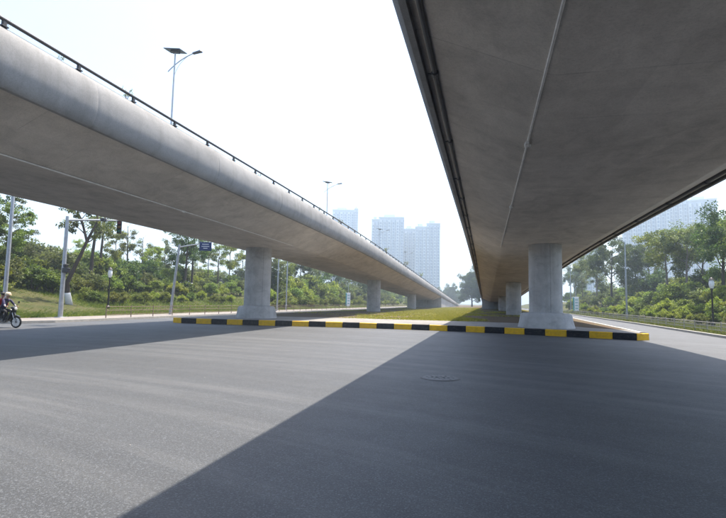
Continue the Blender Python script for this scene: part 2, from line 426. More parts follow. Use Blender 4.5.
def rbz(off): return lerp_path(list(zip(RBO, RBZ)), off)

# median island: black and yellow kerb stones round a paved nose, soil behind
KERB = [(-18.0, 26.14), (-13.1, 26.36), (-9.0, 26.87), (-3.79, 27.0), (1.0, 26.24), (4.63, 25.12), (7.08, 24.17)]
def smooth_path(pts, m=14):
    P = [Vector((*p, 0)) for p in pts]; P = [P[0]*2-P[1]] + P + [P[-1]*2-P[-2]]; out = []
    for i in range(1, len(P)-2):
        for k in range(m):
            t = k/m; a, b, c, d = P[i-1:i+3]
            out.append(0.5*((2*b) + (c-a)*t + (2*a-5*b+4*c-d)*t*t + (3*b-a-3*c+d)*t**3))
    out.append(P[-2]); return out
front = smooth_path(KERB)
def corner(c, r, a0, a1, n=6): return [Vector((c[0]+r*math.cos(math.radians(a0+(a1-a0)*k/n)), c[1]+r*math.sin(math.radians(a0+(a1-a0)*k/n)), 0)) for k in range(n+1)]
ISR = [(24.5, 7.52), (35, 8.1), (55, 9.2), (100, 10.2), (160, 11.2), (420, 14)]                   # right edge of the island
def isr(y): return lerp_path(ISR, y)
ISLX = -18.6
side_r = [Vector((isr(y), y, 0)) for y in (25.2, 30, 35, 45, 55, 70, 85, 100, 130, 160)]
side_l = [Vector((ISLX, y, 0)) for y in (160, 130, 100, 85, 70, 55, 45, 35, 30, 27.4)]
loop = side_l + [Vector((-18.5, 26.65, 0)), Vector((-18.28, 26.25, 0))] + front + [Vector((7.30, 24.22, 0)), Vector((7.46, 24.5, 0))] + side_r
SF = 0
kerb = struct(empty('median_kerb', (0, 0, 0)))
arc = [0.0]
for p, q in zip(loop, loop[1:]): arc.append(arc[-1] + (q-p).length)
s_start = arc[len(side_l)+2]
def along(s):
    for i in range(len(arc)-1):
        if s <= arc[i+1]:
            t = (s-arc[i])/max(1e-6, arc[i+1]-arc[i]); return loop[i].lerp(loop[i+1], t)
    return loop[-1].copy()
KH, KT, KL = 0.31, 0.20, 0.997
kmesh = {}
for c in ('kerb_yellow', 'kerb_black', 'kerb_grey'):
    kmesh[c] = [MB().box((0, 0, KH/2-.02), (KL-.012, KT, KH+.04+.004*q), bevel=.022).mesh('kerb_stone', c) for q in range(2)]
s0 = s_start + 0.38
def stone(s, colour):
    a, b = along(s), along(s+KL); d = (b-a); L = d.length
    m = (a+b)/2; nrm = Vector((-d.y, d.x, 0)).normalized()
    o = link('kerb_stone', kmesh[colour][random.randrange(2)], kerb)
    o.location = m + nrm*KT/2 + Vector((random.uniform(-.004, .004), random.uniform(-.004, .004), random.uniform(-.006, .006)))
    o.rotation_euler = (0, random.uniform(-.004, .004), math.atan2(d.y, d.x)); o.scale = (L/KL, 1, 1)
i = -30
while s0 + (i+1)*KL < arc[-1] and i < 26+30:
    stone(s0 + i*KL, 'kerb_grey' if i < -1 or i > 26 else ('kerb_black' if i % 2 == 0 else 'kerb_yellow')); i += 1
# paved nose and soil of the island (inside the kerb)
def inset(path, d):
    out = []
    for k in range(len(path)):
        t = path[min(k+1, len(path)-1)] - path[max(k-1, 0)]; n_ = Vector((-t.y, t.x, 0)).normalized(); out.append(path[k] + n_*d)
    return out
ins = inset(loop, KT-.01)
nose = [(p.x, p.y) for p in ins if p.y < (31 if p.x < 0 else 28)]
sheet('median_pavement', nose + [(isr(28)-KT, 28.2), (5.9, 29.6), (4.6, 33.6), (-2, 34.6), (-9, 35.2), (ISLX+KT, 33.5)], KH-.03, 'median_paving')
back = [(ISLX+KT, 33.5), (-9, 35.2), (-2, 34.6), (4.6, 33.6), (5.9, 29.6), (isr(28)-KT, 28.2)] + [(isr(y)-KT, y) for y in (45, 55, 70, 85, 100, 130, 160, 260, 420)] + [(ISLX+KT, 420), (ISLX+KT, 160)]
sheet('median_soil', back, KH-.034, 'soil_median')
strip('median_edge', [(isr(y)-.19, y) for y in (53.5, 100, 160, 420)], [(isr(y), y) for y in (53.5, 100, 160, 420)], KH-.02, 'kerb_grey')

# manhole
mh = tag(empty('manhole_cover', (-.78, 10.0, 0.0)), 'round iron manhole cover set in the shaded asphalt', 'manhole cover')
MB().lathe([(.36, .001), (.40, .001), (.395, .007), (.37, .007)], n=36).build('rim', 'iron', mh)
lid = MB().lathe([(.355, .001), (.355, .009), (.34, .012), (.0, .012)], n=36).build('lid', 'lid_grey', mh)
for a in range(3):
    for b in range(10):
        r = .08+.09*a; t = 2*PI*b/10+a*.3
        MB().box((r*math.cos(t), r*math.sin(t), .0145), (.05, .02, .0035), Matrix.Rotation(t, 3, 'Z')).build('stud', 'lid_grey', lid)

# ------------------------------------------------------------------ viaducts
def drop(y):
    if y < 22: return 0.0
    if y < 52: return 0.03*(y-22)**2/60
    return 0.45 + 0.03*(y-52)
SOF = [(-2.25, 0)]
HALF = [(2.18, 0.0), (2.25, 0.012), (2.31, 0.035), (4.16, 0.86), (4.17, 0.95), (4.27, 0.95)]
FAS = [(4.275, 0.81), (4.38, 0.815), (4.46, 0.88), (4.525, 1.04), (4.565, 1.18), (4.58, 1.34), (4.575, 1.56), (4.545, 1.76), (4.49, 1.93), (4.42, 2.06), (4.34, 2.13), (4.16, 2.13), (4.10, 2.08), (4.02, 1.16), (4.02, 1.10), (4.275, 1.02)]
def sweep(sec, stations, cx, z0, inset_at=(), ins=.012, closed=True, mirror=1):
    mb = MB(); n = len(sec); st = []
    for y in stations:
        st.append((y, 0.0))
    for y in inset_at:
        st += [(y-.12, 0.0), (y-.02, 0.0), (y-.008, ins), (y+.008, ins), (y+.02, 0.0), (y+.12, 0.0)]
    st.sort(key=lambda t: t[0])
    cu = sum(u for u, w in sec)/n; cw = sum(w for u, w in sec)/n
    for y, k in st:
        for u, w in sec:
            du, dw = u-cu, w-cw; L = math.hypot(du, dw) or 1
            mb.v.append((cx(y) + mirror*(u-du/L*k), y, z0-drop(y)+w-dw/L*k))
    for j in range(len(st)-1):
        for i in range(n if closed else n-1):
            mb.f.append((j*n+i, j*n+(i+1) % n, (j+1)*n+(i+1) % n, (j+1)*n+i)); mb.mi.append(0)
    if closed:
        mb.f.append(tuple(range(n))); mb.mi.append(0); mb.f.append(tuple((len(st)-1)*n+i for i in range(n))); mb.mi.append(0)
    return mb
YB0, YAB, YEND = -70.0, 130.0, 238.0
LAMPY = [25.3, 56.5, 89.0, 121.5]
PIERS = [-37, -4.5, 30.6, 61.8, 97.8]
def viaduct(name, cx, z0, pier_ys, label, ab_side, cable, pier_dx):
    v = tag(empty(name, (0, 0, 0)), label, 'viaduct')
    st = [YB0 + 4*k for k in range(int((YAB-YB0)/4)+1)]
    full = [(2.18, 0)] + HALF[1:] + [(4.27, 1.01), (4.0, 1.09)]
    sec = full + [(-u, w) for u, w in reversed(full)]
    sweep(sec, st + [YAB], cx, z0).build('girder', 'girder_concrete', v, recalc=True, auto=20)
    st2 = [YB0 + 4*k for k in range(int((YEND-YB0)/4)+1)]
    jn = [YB0 + 2.2 + 6.0*k for k in range(int((YEND-YB0-4)/6))]
    sweep([(-3.99, 1.095), (3.99, 1.095), (3.99, 1.15), (-3.99, 1.15)], st2, cx, z0).build('carriageway', 'asphalt', v, recalc=True)
    for mside in (1, -1):
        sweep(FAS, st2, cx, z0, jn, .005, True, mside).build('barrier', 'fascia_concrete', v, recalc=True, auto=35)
        rail = sweep([(4.37+.042*math.cos(a*PI/4), 2.28+.042*math.sin(a*PI/4)) for a in range(8)], st2, cx, z0, mirror=mside).build('handrail', 'rail_dark', v, recalc=True, auto=60)
        pm = MB(); pm.box((0, 0, .06), (.07, .09, .15), bevel=.012); pm.box((0, 0, .012), (.11, .15, .024)); pm = pm.mesh('rail_post', 'rail_dark')
        for k in range(118):
            y = 1.78 + (1.985 if mside == 1 else 1.99)*(k-4)
            if y < -6 or y > YEND-2: continue
            link('rail_post', pm, rail, (cx(y)+mside*4.365, y, z0-drop(y)+2.12))
        if cable == (1,): continue
        # drain pipe in the groove under the cantilever edge
        pu, pw_, pr = (4.085, .765, .042) if mside == -1 else (3.15, .385, .085)
        dr = sweep([(pu+pr*math.cos(a*PI/4), pw_+pr*math.sin(a*PI/4)) for a in range(8)], [YB0 + 4*k for k in range(int((YAB-6-YB0)/4)+1)], cx, z0, mirror=mside).build('drain_pipe', 'pipe_dark', v, recalc=True, auto=60)
        cm = MB(); R90 = Matrix.Rotation(PI/2, 3, 'X')
        cm.lathe([(pr+.01, -.07), (pr+.023, -.06), (pr+.023, .06), (pr+.01, .07)], (0, 0, 0), 10, R90)
        cm.box((mside*.015, 0, .10), (.03, .05, .14)); cm.box((mside*.06, 0, -.0), (.14, .03, .03)); cm = cm.mesh('pipe_clamp', 'pipe_dark')
        y = 3.0
        while y < 60:
            link('pipe_clamp', cm, dr, (cx(y)+mside*pu, y, z0-drop(y)+pw_)); y += 3.1 + .7*((int(y*7) % 3)-1)
    # conduit along the soffit edge
    for mside in cable:
        cd = sweep([(2.35+.021*math.cos(a*PI/3), .01+.021*math.sin(a*PI/3)) for a in range(6)], [2 + 4*k for k in range(7)] + [29.5], cx, z0, mirror=mside).build('conduit', 'pipe_grey', v, recalc=True)
        jm = MB(); jm.box((0, 0, 0), (.09, .14, .08), bevel=.012); jm.box((0, -.13, 0), (.06, .12, .06)); jm.box((.05, .0, -.02), (.08, .05, .04)); jm = jm.mesh('junction_box', 'pipe_grey')
        for y in ((10.5, 17.3) if mside == -1 else (9.05, 17.4)):
            link('junction_box', jm, cd, (cx(y)+mside*2.36, y, z0-drop(y)-.01))
    # piers
    for k, y in enumerate(pier_ys):
        top = z0-drop(y)+.01; r = .88; px_ = cx(y)+pier_dx[k]; pw = .88 if cable == (1,) else .95; base = KH-.04 if y > 24 else -.02
        p = MB(); zz = [base, base+.02]
        prof = [(r+.0, base)] + [(r+.006*math.sin(j*2.3), base+(top-base)*j/6) for j in range(1, 6)] + [(r, top-.04), (r-.02, top)]
        p.lathe(prof, (px_, y, 0), 40)
        po = p.build('pier', 'pier_concrete', v, recalc=True, auto=30)
        if k >= 2:
            an = math.atan2(-y, -px_) + (.38 if cable == (1,) else .30)
            MB().box((px_+r*math.cos(an), y+r*math.sin(an), (base+.8+top)/2), (.012, .03, top-base-.82), Matrix.Rotation(an, 3, 'Z')).build('form_seam', 'wall_concrete', po)
        if k == 2:
            q = MB(); q.lathe([(1.58*pw, base+.001), (1.56*pw, base+.08), (1.49*pw, base+.32), (1.44*pw, base+.58), (1.41*pw, base+.70), (1.35*pw, base+.77), (1.25*pw, base+.80), (r+.06, base+.815), (r+.01, base+.84)], (px_, y, 0), 64)
            q.build('plinth', 'pier_concrete', po, recalc=True, auto=50)
    # abutment, cross wall and ramp walls
    y = YAB; top = z0-drop(y)+.95
    a = MB(); zf = z0-drop(y)
    a.box((cx(y), y+.75, (top+.0)/2), (8.5, 1.4, top)); a.build('abutment', 'wall_concrete', v)
    w = MB(); ysr = [YAB+1.5+4*k for k in range(27)]
    for sd in (-1, 1):
        n0 = len(w.v)
        for yy in ysr:
            t = z0-drop(yy)+.93
            for u in (4.22, 3.9): w.v += [(cx(yy)+sd*u, yy, -.1), (cx(yy)+sd*u, yy, max(t, -.05))]
        for k in range(len(ysr)-1):
            b0 = n0+4*k; b1 = b0+4
            for q in ((0, 1), (1, 3), (3, 2)): w.f.append((b0+q[0], b0+q[1], b1+q[1], b1+q[0])); w.mi.append(0)
        w.f.append((n0, n0+1, n0+3, n0+2)); w.mi.append(0)
    w.build('retaining_wall', 'wall_concrete', v, recalc=True)
    for u in (-1.6, 0, 1.6): MB().box((cx(y)+u, y-.35, zf-.4), (.6, .6, .75)).build('bearing_pedestal', 'wall_concrete', v)
    return v
LCX = lambda y: -14.2
RCX = lambda y: 3.2 + 0.012*y
viaduct('viaduct', LCX, 5.06, PIERS, 'concrete flyover with rounded parapet crossing the left half, lamps on its deck', 1, (1,), (0, 0, -.62, .75, .75))
viaduct('viaduct', RCX, 4.88, [-36, -3.9+ -1, 28.6, 61.0, 98.0], 'concrete flyover overhead on the right, its broad underside filling the corner', -1, (-1,), (0, 0, 0, 0, 0))

# ------------------------------------------------------------------ street furniture
def curve_pts(a, b, c, n=8):
    a, b, c = Vector(a), Vector(b), Vector(c); return [a.lerp(b, t/n).lerp(b.lerp(c, t/n), t/n) for t in range(n+1)]
LL = ['nearest and tallest solar street lamp on the left flyover', 'solar street lamp on the left flyover, second from the camera', 'solar street lamp on the left flyover before the middle towers', 'smallest solar street lamp on the left flyover, farthest away']
def solar_lamp():
    t = empty('street_lamp')
    MB().tube([(0, 0, 0), (0, 0, 4), (0, 0, 10.0)], [.085, .07, .045], 10).build('pole', 'pole_pale', t, auto=40)
    MB().lathe([(.2, 0), (.2, .03), (.13, .05), (.12, .35)], n=12).build('base', 'pole_pale', t)
    MB().tube(curve_pts((-.45, 0, 8.75), (.35, 0, 9.5), (1.3, 0, 9.76), 10), [.032]*11, 8).build('arm', 'pole_pale', t, auto=50)
    MB().tube(curve_pts((.05, 0, 8.55), (.3, 0, 9.3), (1.0, 0, 9.66), 8), [.013]*9, 6).build('stay', 'pole_pale', t)
    h = MB(); hv = [(0, -.09, -.02), (.6, -.12, .06), (.64, 0, .065), (.6, .12, .06), (0, .09, -.02), (0, -.06, .06), (.54, -.085, .15), (.58, 0, .155), (.54, .085, .15), (0, .06, .06)]
    h.add([(1.25+x, y, 9.74+z) for x, y, z in hv], [(0, 4, 3, 2, 1), (5, 6, 7, 8, 9), (0, 1, 6, 5), (1, 2, 7, 6), (2, 3, 8, 7), (3, 4, 9, 8), (4, 0, 5, 9)])
    h.build('lamp_head', 'panel_solar', t, recalc=True)
    rp = Matrix.Rotation(math.radians(6), 3, 'X') @ Matrix.Rotation(math.radians(8), 3, 'Y')
    MB().box((0, 0, 10.06), (1.15, .8, .045), rp, bevel=.01).build('solar_panel', 'panel_solar', t)
    MB().box((0, 0, 9.98), (.5, .3, .12), rp).build('panel_bracket', 'rail_dark', t)
    return t
lamp0 = None
for k, y in enumerate(LAMPY):
    o = solar_lamp() if lamp0 is None else copy_tree(lamp0); lamp0 = lamp0 or o
    o.location = (LCX(y)-4.22, y, 5.06-drop(y)+1.75); o.rotation_euler = (0, 0, .06*k)
    tag(o, LL[k], 'street lamp', 'solar lamps on the left flyover')

def roadside_pole(x, y, z, h, label, arm=1.6, face=1):
    t = tag(empty('street_lamp', (x, y, z)), label, 'street lamp', 'tall roadside lamp poles')
    MB().tube([(0, 0, 0), (0, 0, h*.5), (0, 0, h)], [.11, .09, .055], 10).build('pole', 'galvanised', t, auto=40)
    MB().lathe([(.22, 0), (.22, .03), (.14, .05), (.13, .7), (.11, .72)], n=12).build('base', 'galvanised', t)
    MB().tube(curve_pts((0, 0, h-.1), (face*.3, 0, h+.5), (face*arm, 0, h+.6), 6), .035, 8).build('arm', 'galvanised', t)
    MB().box((face*(arm+.25), 0, h+.62), (.7, .22, .1), bevel=.03).build('lamp_head', 'panel_solar', t)
p = gx(3, 318, -25.6); roadside_pole(-25.6, p.y, .12, 11.5, 'galvanised lamp pole at the left edge of the photo behind the motorbike')
for px, x, lb in ((277, -25.3, 'pale lamp pole just right of the first left pier'), (286, -26.6, 'thin lamp pole second to the right of the first left pier')):
    p = gx(px, 309, x); roadside_pole(x, p.y, .12, 9.5, lb)
p = gx(627, 318, 15.9); roadside_pole(15.9, p.y, .1, 8.6, 'tall grey lamp pole behind the right railing among shrubs', face=-1)
p = gx(571, 312, 16.8); roadside_pole(16.8, p.y, .1, 9.0, 'lamp pole beside the right pier with the teal board', face=-1)

# traffic signal mast
p = gz(60, 319, .125); p.x = -26.3; p = gx(60, 319, -26.3)
t = tag(empty('traffic_signal', (-26.3, p.y, .12)), 'grey traffic signal mast with horizontal arm over the left road', 'traffic signal')
hm = 6.6
MB().tube([(0, 0, 0), (0, 0, hm)], [.15, .10], 12).build('mast', 'galvanised', t, auto=40)
MB().box((0, 0, .02), (.5, .5, .04), bevel=.01).build('base_plate', 'galvanised', t)
MB().tube([(0, 0, hm-.25), (1.2, 1.25, hm-.06), (2.3, 2.4, hm+.05)], [.075, .06, .045], 10).build('arm', 'galvanised', t, auto=40)
def signal_head(loc, rz):
    o = MB().box((0, 0, 0), (.30, .2, .9), bevel=.03).build('signal_head', 'signal_black', t, loc=loc); o.rotation_euler = (0, 0, rz)
    for zz, m in ((.28, 'lens_red'), (0, 'lens_amber'), (-.28, 'lens_green')):
        MB().lathe([(.11, 0), (.11, .012), (.0, .03)], (0, -.10, zz), 14, Matrix.Rotation(PI/2, 3, 'X')).build('lens', m, o)
        vs = MB().tube([(0, -.10, zz+.02), (0, -.24, zz+.02)], [.125, .125], 12, cap=False); vs.build('visor', 'signal_black', o)
signal_head((2.15, 2.2, hm-.42), .6)
cb = MB().box((.20, 0, 3.05), (.42, .3, .32), bevel=.03); cb.box((.12, 0, 3.35), (.25, .22, .2), bevel=.02); cb.build('camera_box', 'signal_black', t)
MB().box((1.45, 1.5, hm+.0), (.3, .3, .22), bevel=.02).build('detector', 'signal_black', t)

# blue direction sign on a cantilever pole
p = gx(170, 315, -25.6)
t = tag(empty('road_sign', (-25.6, p.y, .12)), 'small dark blue direction sign on a grey cantilever pole', 'road sign')
MB().tube([(0, 0, 0), (.5, .1, 6.0)], [.12, .09], 12).build('pole', 'galvanised', t, auto=40)
MB().tube([(.45, .1, 5.75), (1.7, .4, 6.0), (3.2, .7, 6.1)], [.06, .055, .05], 8).build('arm', 'galvanised', t)
rzz = Matrix.Rotation(.35, 3, 'Z')
pn = MB().box((2.75, .5, 5.85), (1.0, .05, .75), rzz, bevel=.01).build('panel', 'sign_blue', t)
for dz, w in ((.18, .55), (.0, .65), (-.16, .35)):
    MB().box(Vector((2.75, .5, 5.85)) + rzz @ Vector((0, -.03, dz)), (w, .01, .045), rzz).build('lettering', 'sign_white', pn)

# upright boards on posts
def board(px, py, X, h, label):
    p = gx(px, py, X)
    t = tag(empty('sign_board', (X, p.y, .1)), label, 'sign', None)
    MB().tube([(0, 0, 0), (0, 0, h+2.2)], [.06, .05], 10).build('post', 'galvanised', t)
    d = Vector((X, p.y, 0)).normalized(); rz = Matrix.Rotation(math.atan2(-d.x, d.y), 3, 'Z')
    b = MB().box((0, -.12, h*.5+.45), (.95, .14, h), rz, bevel=.02).build('panel', 'sign_white', t)
    MB().box(Vector((0, -.12, h*.5+.45)) + rz @ Vector((-.36, -.035, 0)), (.22, .14, h-.06), rz).build('side_band', 'sign_teal', b)
    for q in range(4): MB().box(Vector((0, -.12, h*.5+.45)) + rz @ Vector((.12, -.075, h*(.3-.2*q))), (.45, .01, .12), rz).build('print_line', 'sign_teal', b)
board(348, 307, -26.0, 2.7, 'white upright board on a post behind the left railing')
board(576, 312, 16.4, 2.5, 'teal and white upright board behind the right railing')

# garden lamps
def garden_lamp(x, y, z, h, label):
    t = tag(empty('garden_lamp', (x, y, z)), label, 'lamp', 'low globe lamps on the banks')
    MB().lathe([(.16, 0), (.16, .25), (.07, .35), (.05, h-.5), (.09, h-.45), (.09, h-.38)], n=12).build('post', 'signal_black', t, auto=40)
    g = MB().lathe([(.10, h-.38), (.14, h-.28), (.18, h-.1), (.165, h+.12), (.11, h+.26), (.03, h+.36)], n=16).build('globe', 'glass_globe', t, auto=50)
    MB().lathe([(.20, h+.25), (.11, h+.38), (.02, h+.46)], n=12).build('cap', 'signal_black', g)
p = gx(108, 306, -29.5); garden_lamp(-29.5, p.y, lbz(-29.5), 3.0, 'white globe lamp on a dark post on the left bank')
p = gx(713, 318, 16.7); garden_lamp(16.7, p.y, .15, 3.2, 'white globe lamp on a dark post behind the right railing')

# railings
def railing(name, pts, sp, h, mat, label, y_parts):
    t = tag(empty(name, (*pts[0], 0.12)), label, 'railing'); o0 = Vector((*pts[0], 0.12))
    segs = []
    L = 0; P = [Vector((*p, .12)) for p in pts]
    pm = MB().box((0, 0, h/2), (.05, .05, h), bevel=.008); pm.box((0, 0, h+.012), (.066, .066, .024)); pm = pm.mesh('post', mat)
    posts = []; carry = 0
    for a, b in zip(P, P[1:]):
        d = b-a; n = d.length; s = carry
        while s < n: posts.append(a + d*(s/n)); s += sp
        carry = s-n
    rr = [r*h for r in (.28, .62, .93)]
    for k, q in enumerate(posts):
        o = link('post', pm, t, q-o0); o.rotation_euler = (random.uniform(-.02, .02), random.uniform(-.02, .02), random.uniform(-.1, .1))
    far = MB(); nb = 0
    for r in rr:
        m = MB(); m.tube([p - o0 + Vector((0, 0, r)) for p in posts], .02, 6); m.build('rail', mat, t)
    bal = MB()
    for a, b in zip(posts, posts[1:]):
        if a.y > y_parts: break
        for k in range(1, 8):
            c = a.lerp(b, k/8) - o0; bal.box(c + Vector((0, 0, h*.6)), (.014, .014, h*.64))
    if bal.v: bal.build('balusters', mat, t)['kind'] = 'stuff'
railing('railing', [(-23.75, 27.0), (-23.75, 160)], 2.35, .80, 'fence_rust', 'low rusty post railing along the left pavement', 70)
railing('railing', [(fr(y)+.1, y) for y in (26.5, 29, 36, 45, 60, 90, 160)], 2.0, .62, 'fence_pale', 'low pale post railing along the right road', 60)

# ------------------------------------------------------------------ motorbike and riders
BIKE_P = gz(15.7, 328.0); HEAD = math.radians(6); BS = .93
fw = Vector((math.cos(HEAD), math.sin(HEAD), 0))
bike = tag(empty('motorbike', (BIKE_P - fw*1.22*BS)), 'small black motorbike carrying two people at the left edge', 'motorbike')
bike.rotation_euler = (0, 0, HEAD); bike.scale = (BS, BS, BS)
def wheel(x):
    w = empty('wheel', (x, 0, .29)); w.parent = bike
    RX = Matrix.Rotation(PI/2, 3, 'X')
    ty = MB(); n = 28; m = 8; vs = []; fs = []
    for a in range(n):
        for b in range(m):
            A = 2*PI*a/n; B = 2*PI*b/m; r = .248+.042*math.cos(B); vs.append((r*math.cos(A), .040*math.sin(B), r*math.sin(A)))
            fs.append((a*m+b, a*m+(b+1) % m, ((a+1) % n)*m+(b+1) % m, ((a+1) % n)*m+b))
    ty.add(vs, fs).build('tyre', 'rubber', w, smooth=True)
    MB().lathe([(.215, -.022), (.225, -.022), (.225, .022), (.215, .022)], n=28, rot=RX).build('rim', 'chrome', w)
    MB().lathe([(.05, -.05), (.06, -.04), (.06, .04), (.05, .05)], n=14, rot=RX).build('hub', 'engine_grey', w)
    sp = MB()
    for k in range(18):
        A = 2*PI*k/18; sp.tube([(.05*math.cos(A+.3), .02*(-1)**k, .05*math.sin(A+.3)), (.218*math.cos(A), 0, .218*math.sin(A))], .0035, 4)
    sp.build('spokes', 'chrome', w)
wheel(0); wheel(1.22)
RXm = Matrix.Rotation(PI/2, 3, 'X')
for sg in (-1, 1):
    MB().tube([(1.22, sg*.075, .29), (1.06, sg*.075, .66), (1.0, sg*.06, .80)], [.022, .024, .026], 8).build('fork', 'chrome', bike)
    MB().tube([(0, sg*.11, .29), (-.05, sg*.13, .62)], [.028, .03], 8).build('shock_absorber', 'chrome', bike)
def shell(name, prof, wid, mat, parent=bike):
    """side outline extruded to a tapered body: prof (x,z), wid half-width"""
    n = len(prof); vs = []
    for y, s in ((-wid, .93), (-wid*.55, 1.0), (wid*.55, 1.0), (wid, .93)):
        cx_ = sum(p[0] for p in prof)/n; cz_ = sum(p[1] for p in prof)/n
        vs += [(cx_+(x-cx_)*s, y, cz_+(z-cz_)*s) for x, z in prof]
    fs = [tuple(range(n)), tuple(3*n+k for k in range(n))]
    for j in range(3): fs += [(j*n+k, j*n+(k+1) % n, (j+1)*n+(k+1) % n, (j+1)*n+k) for k in range(n)]
    return MB().add(vs, fs).build(name, mat, parent, recalc=True)
shell('front_mudguard', [(.95, .42), (1.0, .53), (1.12, .615), (1.25, .635), (1.40, .575), (1.42, .545), (1.26, .60), (1.12, .58), (1.02, .50), (.99, .41)], .065, 'bike_black')
shell('rear_mudguard', [(-.42, .45), (-.40, .55), (-.25, .66), (.02, .66), (.2, .6), (.2, .56), (0, .61), (-.24, .60), (-.36, .50), (-.38, .44)], .075, 'bike_black')
shell('frame_body', [(.15, .50), (-.38, .70), (-.42, .76), (.3, .72), (.55, .52), (.85, .60), (.98, .86), (1.05, .86), (1.02, .66), (.88, .44), (.6, .38), (.3, .36)], .10, 'bike_black')
shell('leg_shield', [(.78, .36), (.86, .34), (1.0, .60), (1.06, .90), (1.0, .95), (.93, .66)], .16, 'bike_black')
shell('engine', [(.35, .26), (.62, .24), (.72, .32), (.66, .44), (.42, .46), (.32, .38)], .13, 'engine_grey')
shell('seat', [(.58, .68), (.55, .77), (.1, .80), (-.12, .84), (-.42, .86), (-.45, .80), (-.2, .76), (.2, .72)], .13, 'rubber')
shell('headlight_cowl', [(.98, .86), (.93, 1.0), (1.02, 1.06), (1.12, 1.0), (1.14, .90), (1.06, .84)], .10, 'bike_black')
MB().lathe([(.075, 0), (.08, .03), (.0, .05)], (1.125, 0, .95), 16, Matrix.Rotation(PI/2-.15, 3, 'Y')).build('headlight', 'lamp_clear', bike)
MB().box((-.47, 0, .72), (.05, .14, .08), bevel=.015).build('tail_light', 'tail_red', bike)
MB().tube([(.55, -.12, .30), (.3, -.17, .22), (0, -.19, .26), (-.35, -.2, .33)], [.022, .03, .045, .045], 10).build('exhaust', 'chrome', bike)
MB().tube([(.90, -.36, 1.02), (.95, -.22, 1.05), (1.0, -.1, 1.02), (1.0, .1, 1.02), (.95, .22, 1.05), (.90, .36, 1.02)], .014, 8).build('handlebar', 'chrome', bike)
for sg in (-1, 1):
    MB().tube([(.93, sg*.26, 1.045), (.90, sg*.37, 1.02)], .019, 8).build('grip', 'rubber', bike)
    mr = MB().tube([(.95, sg*.22, 1.05), (.97, sg*.30, 1.2), (.96, sg*.33, 1.24)], .007, 6).build('mirror_stem', 'bike_black', bike)
    MB().lathe([(.055, -.008), (.058, .006), (.0, .012)], (.955, sg*.35, 1.26), 12, Matrix.Rotation(-PI/2, 3, 'Y')).build('mirror', 'bike_black', mr)
    MB().tube([(.35, sg*.1, .27), (.35, sg*.24, .27)], .014, 6).build('footpeg', 'rubber', bike)
MB().tube([(-.2, .1, .80), (-.45, .12, .84), (-.55, 0, .84), (-.45, -.12, .84), (-.2, -.1, .80)], .011, 6).build('grab_rail', 'chrome', bike)
shell('side_cover', [(.30, .56), (-.05, .62), (-.3, .68), (-.05, .71), (.3, .70), (.42, .62)], .115, 'bike_red')

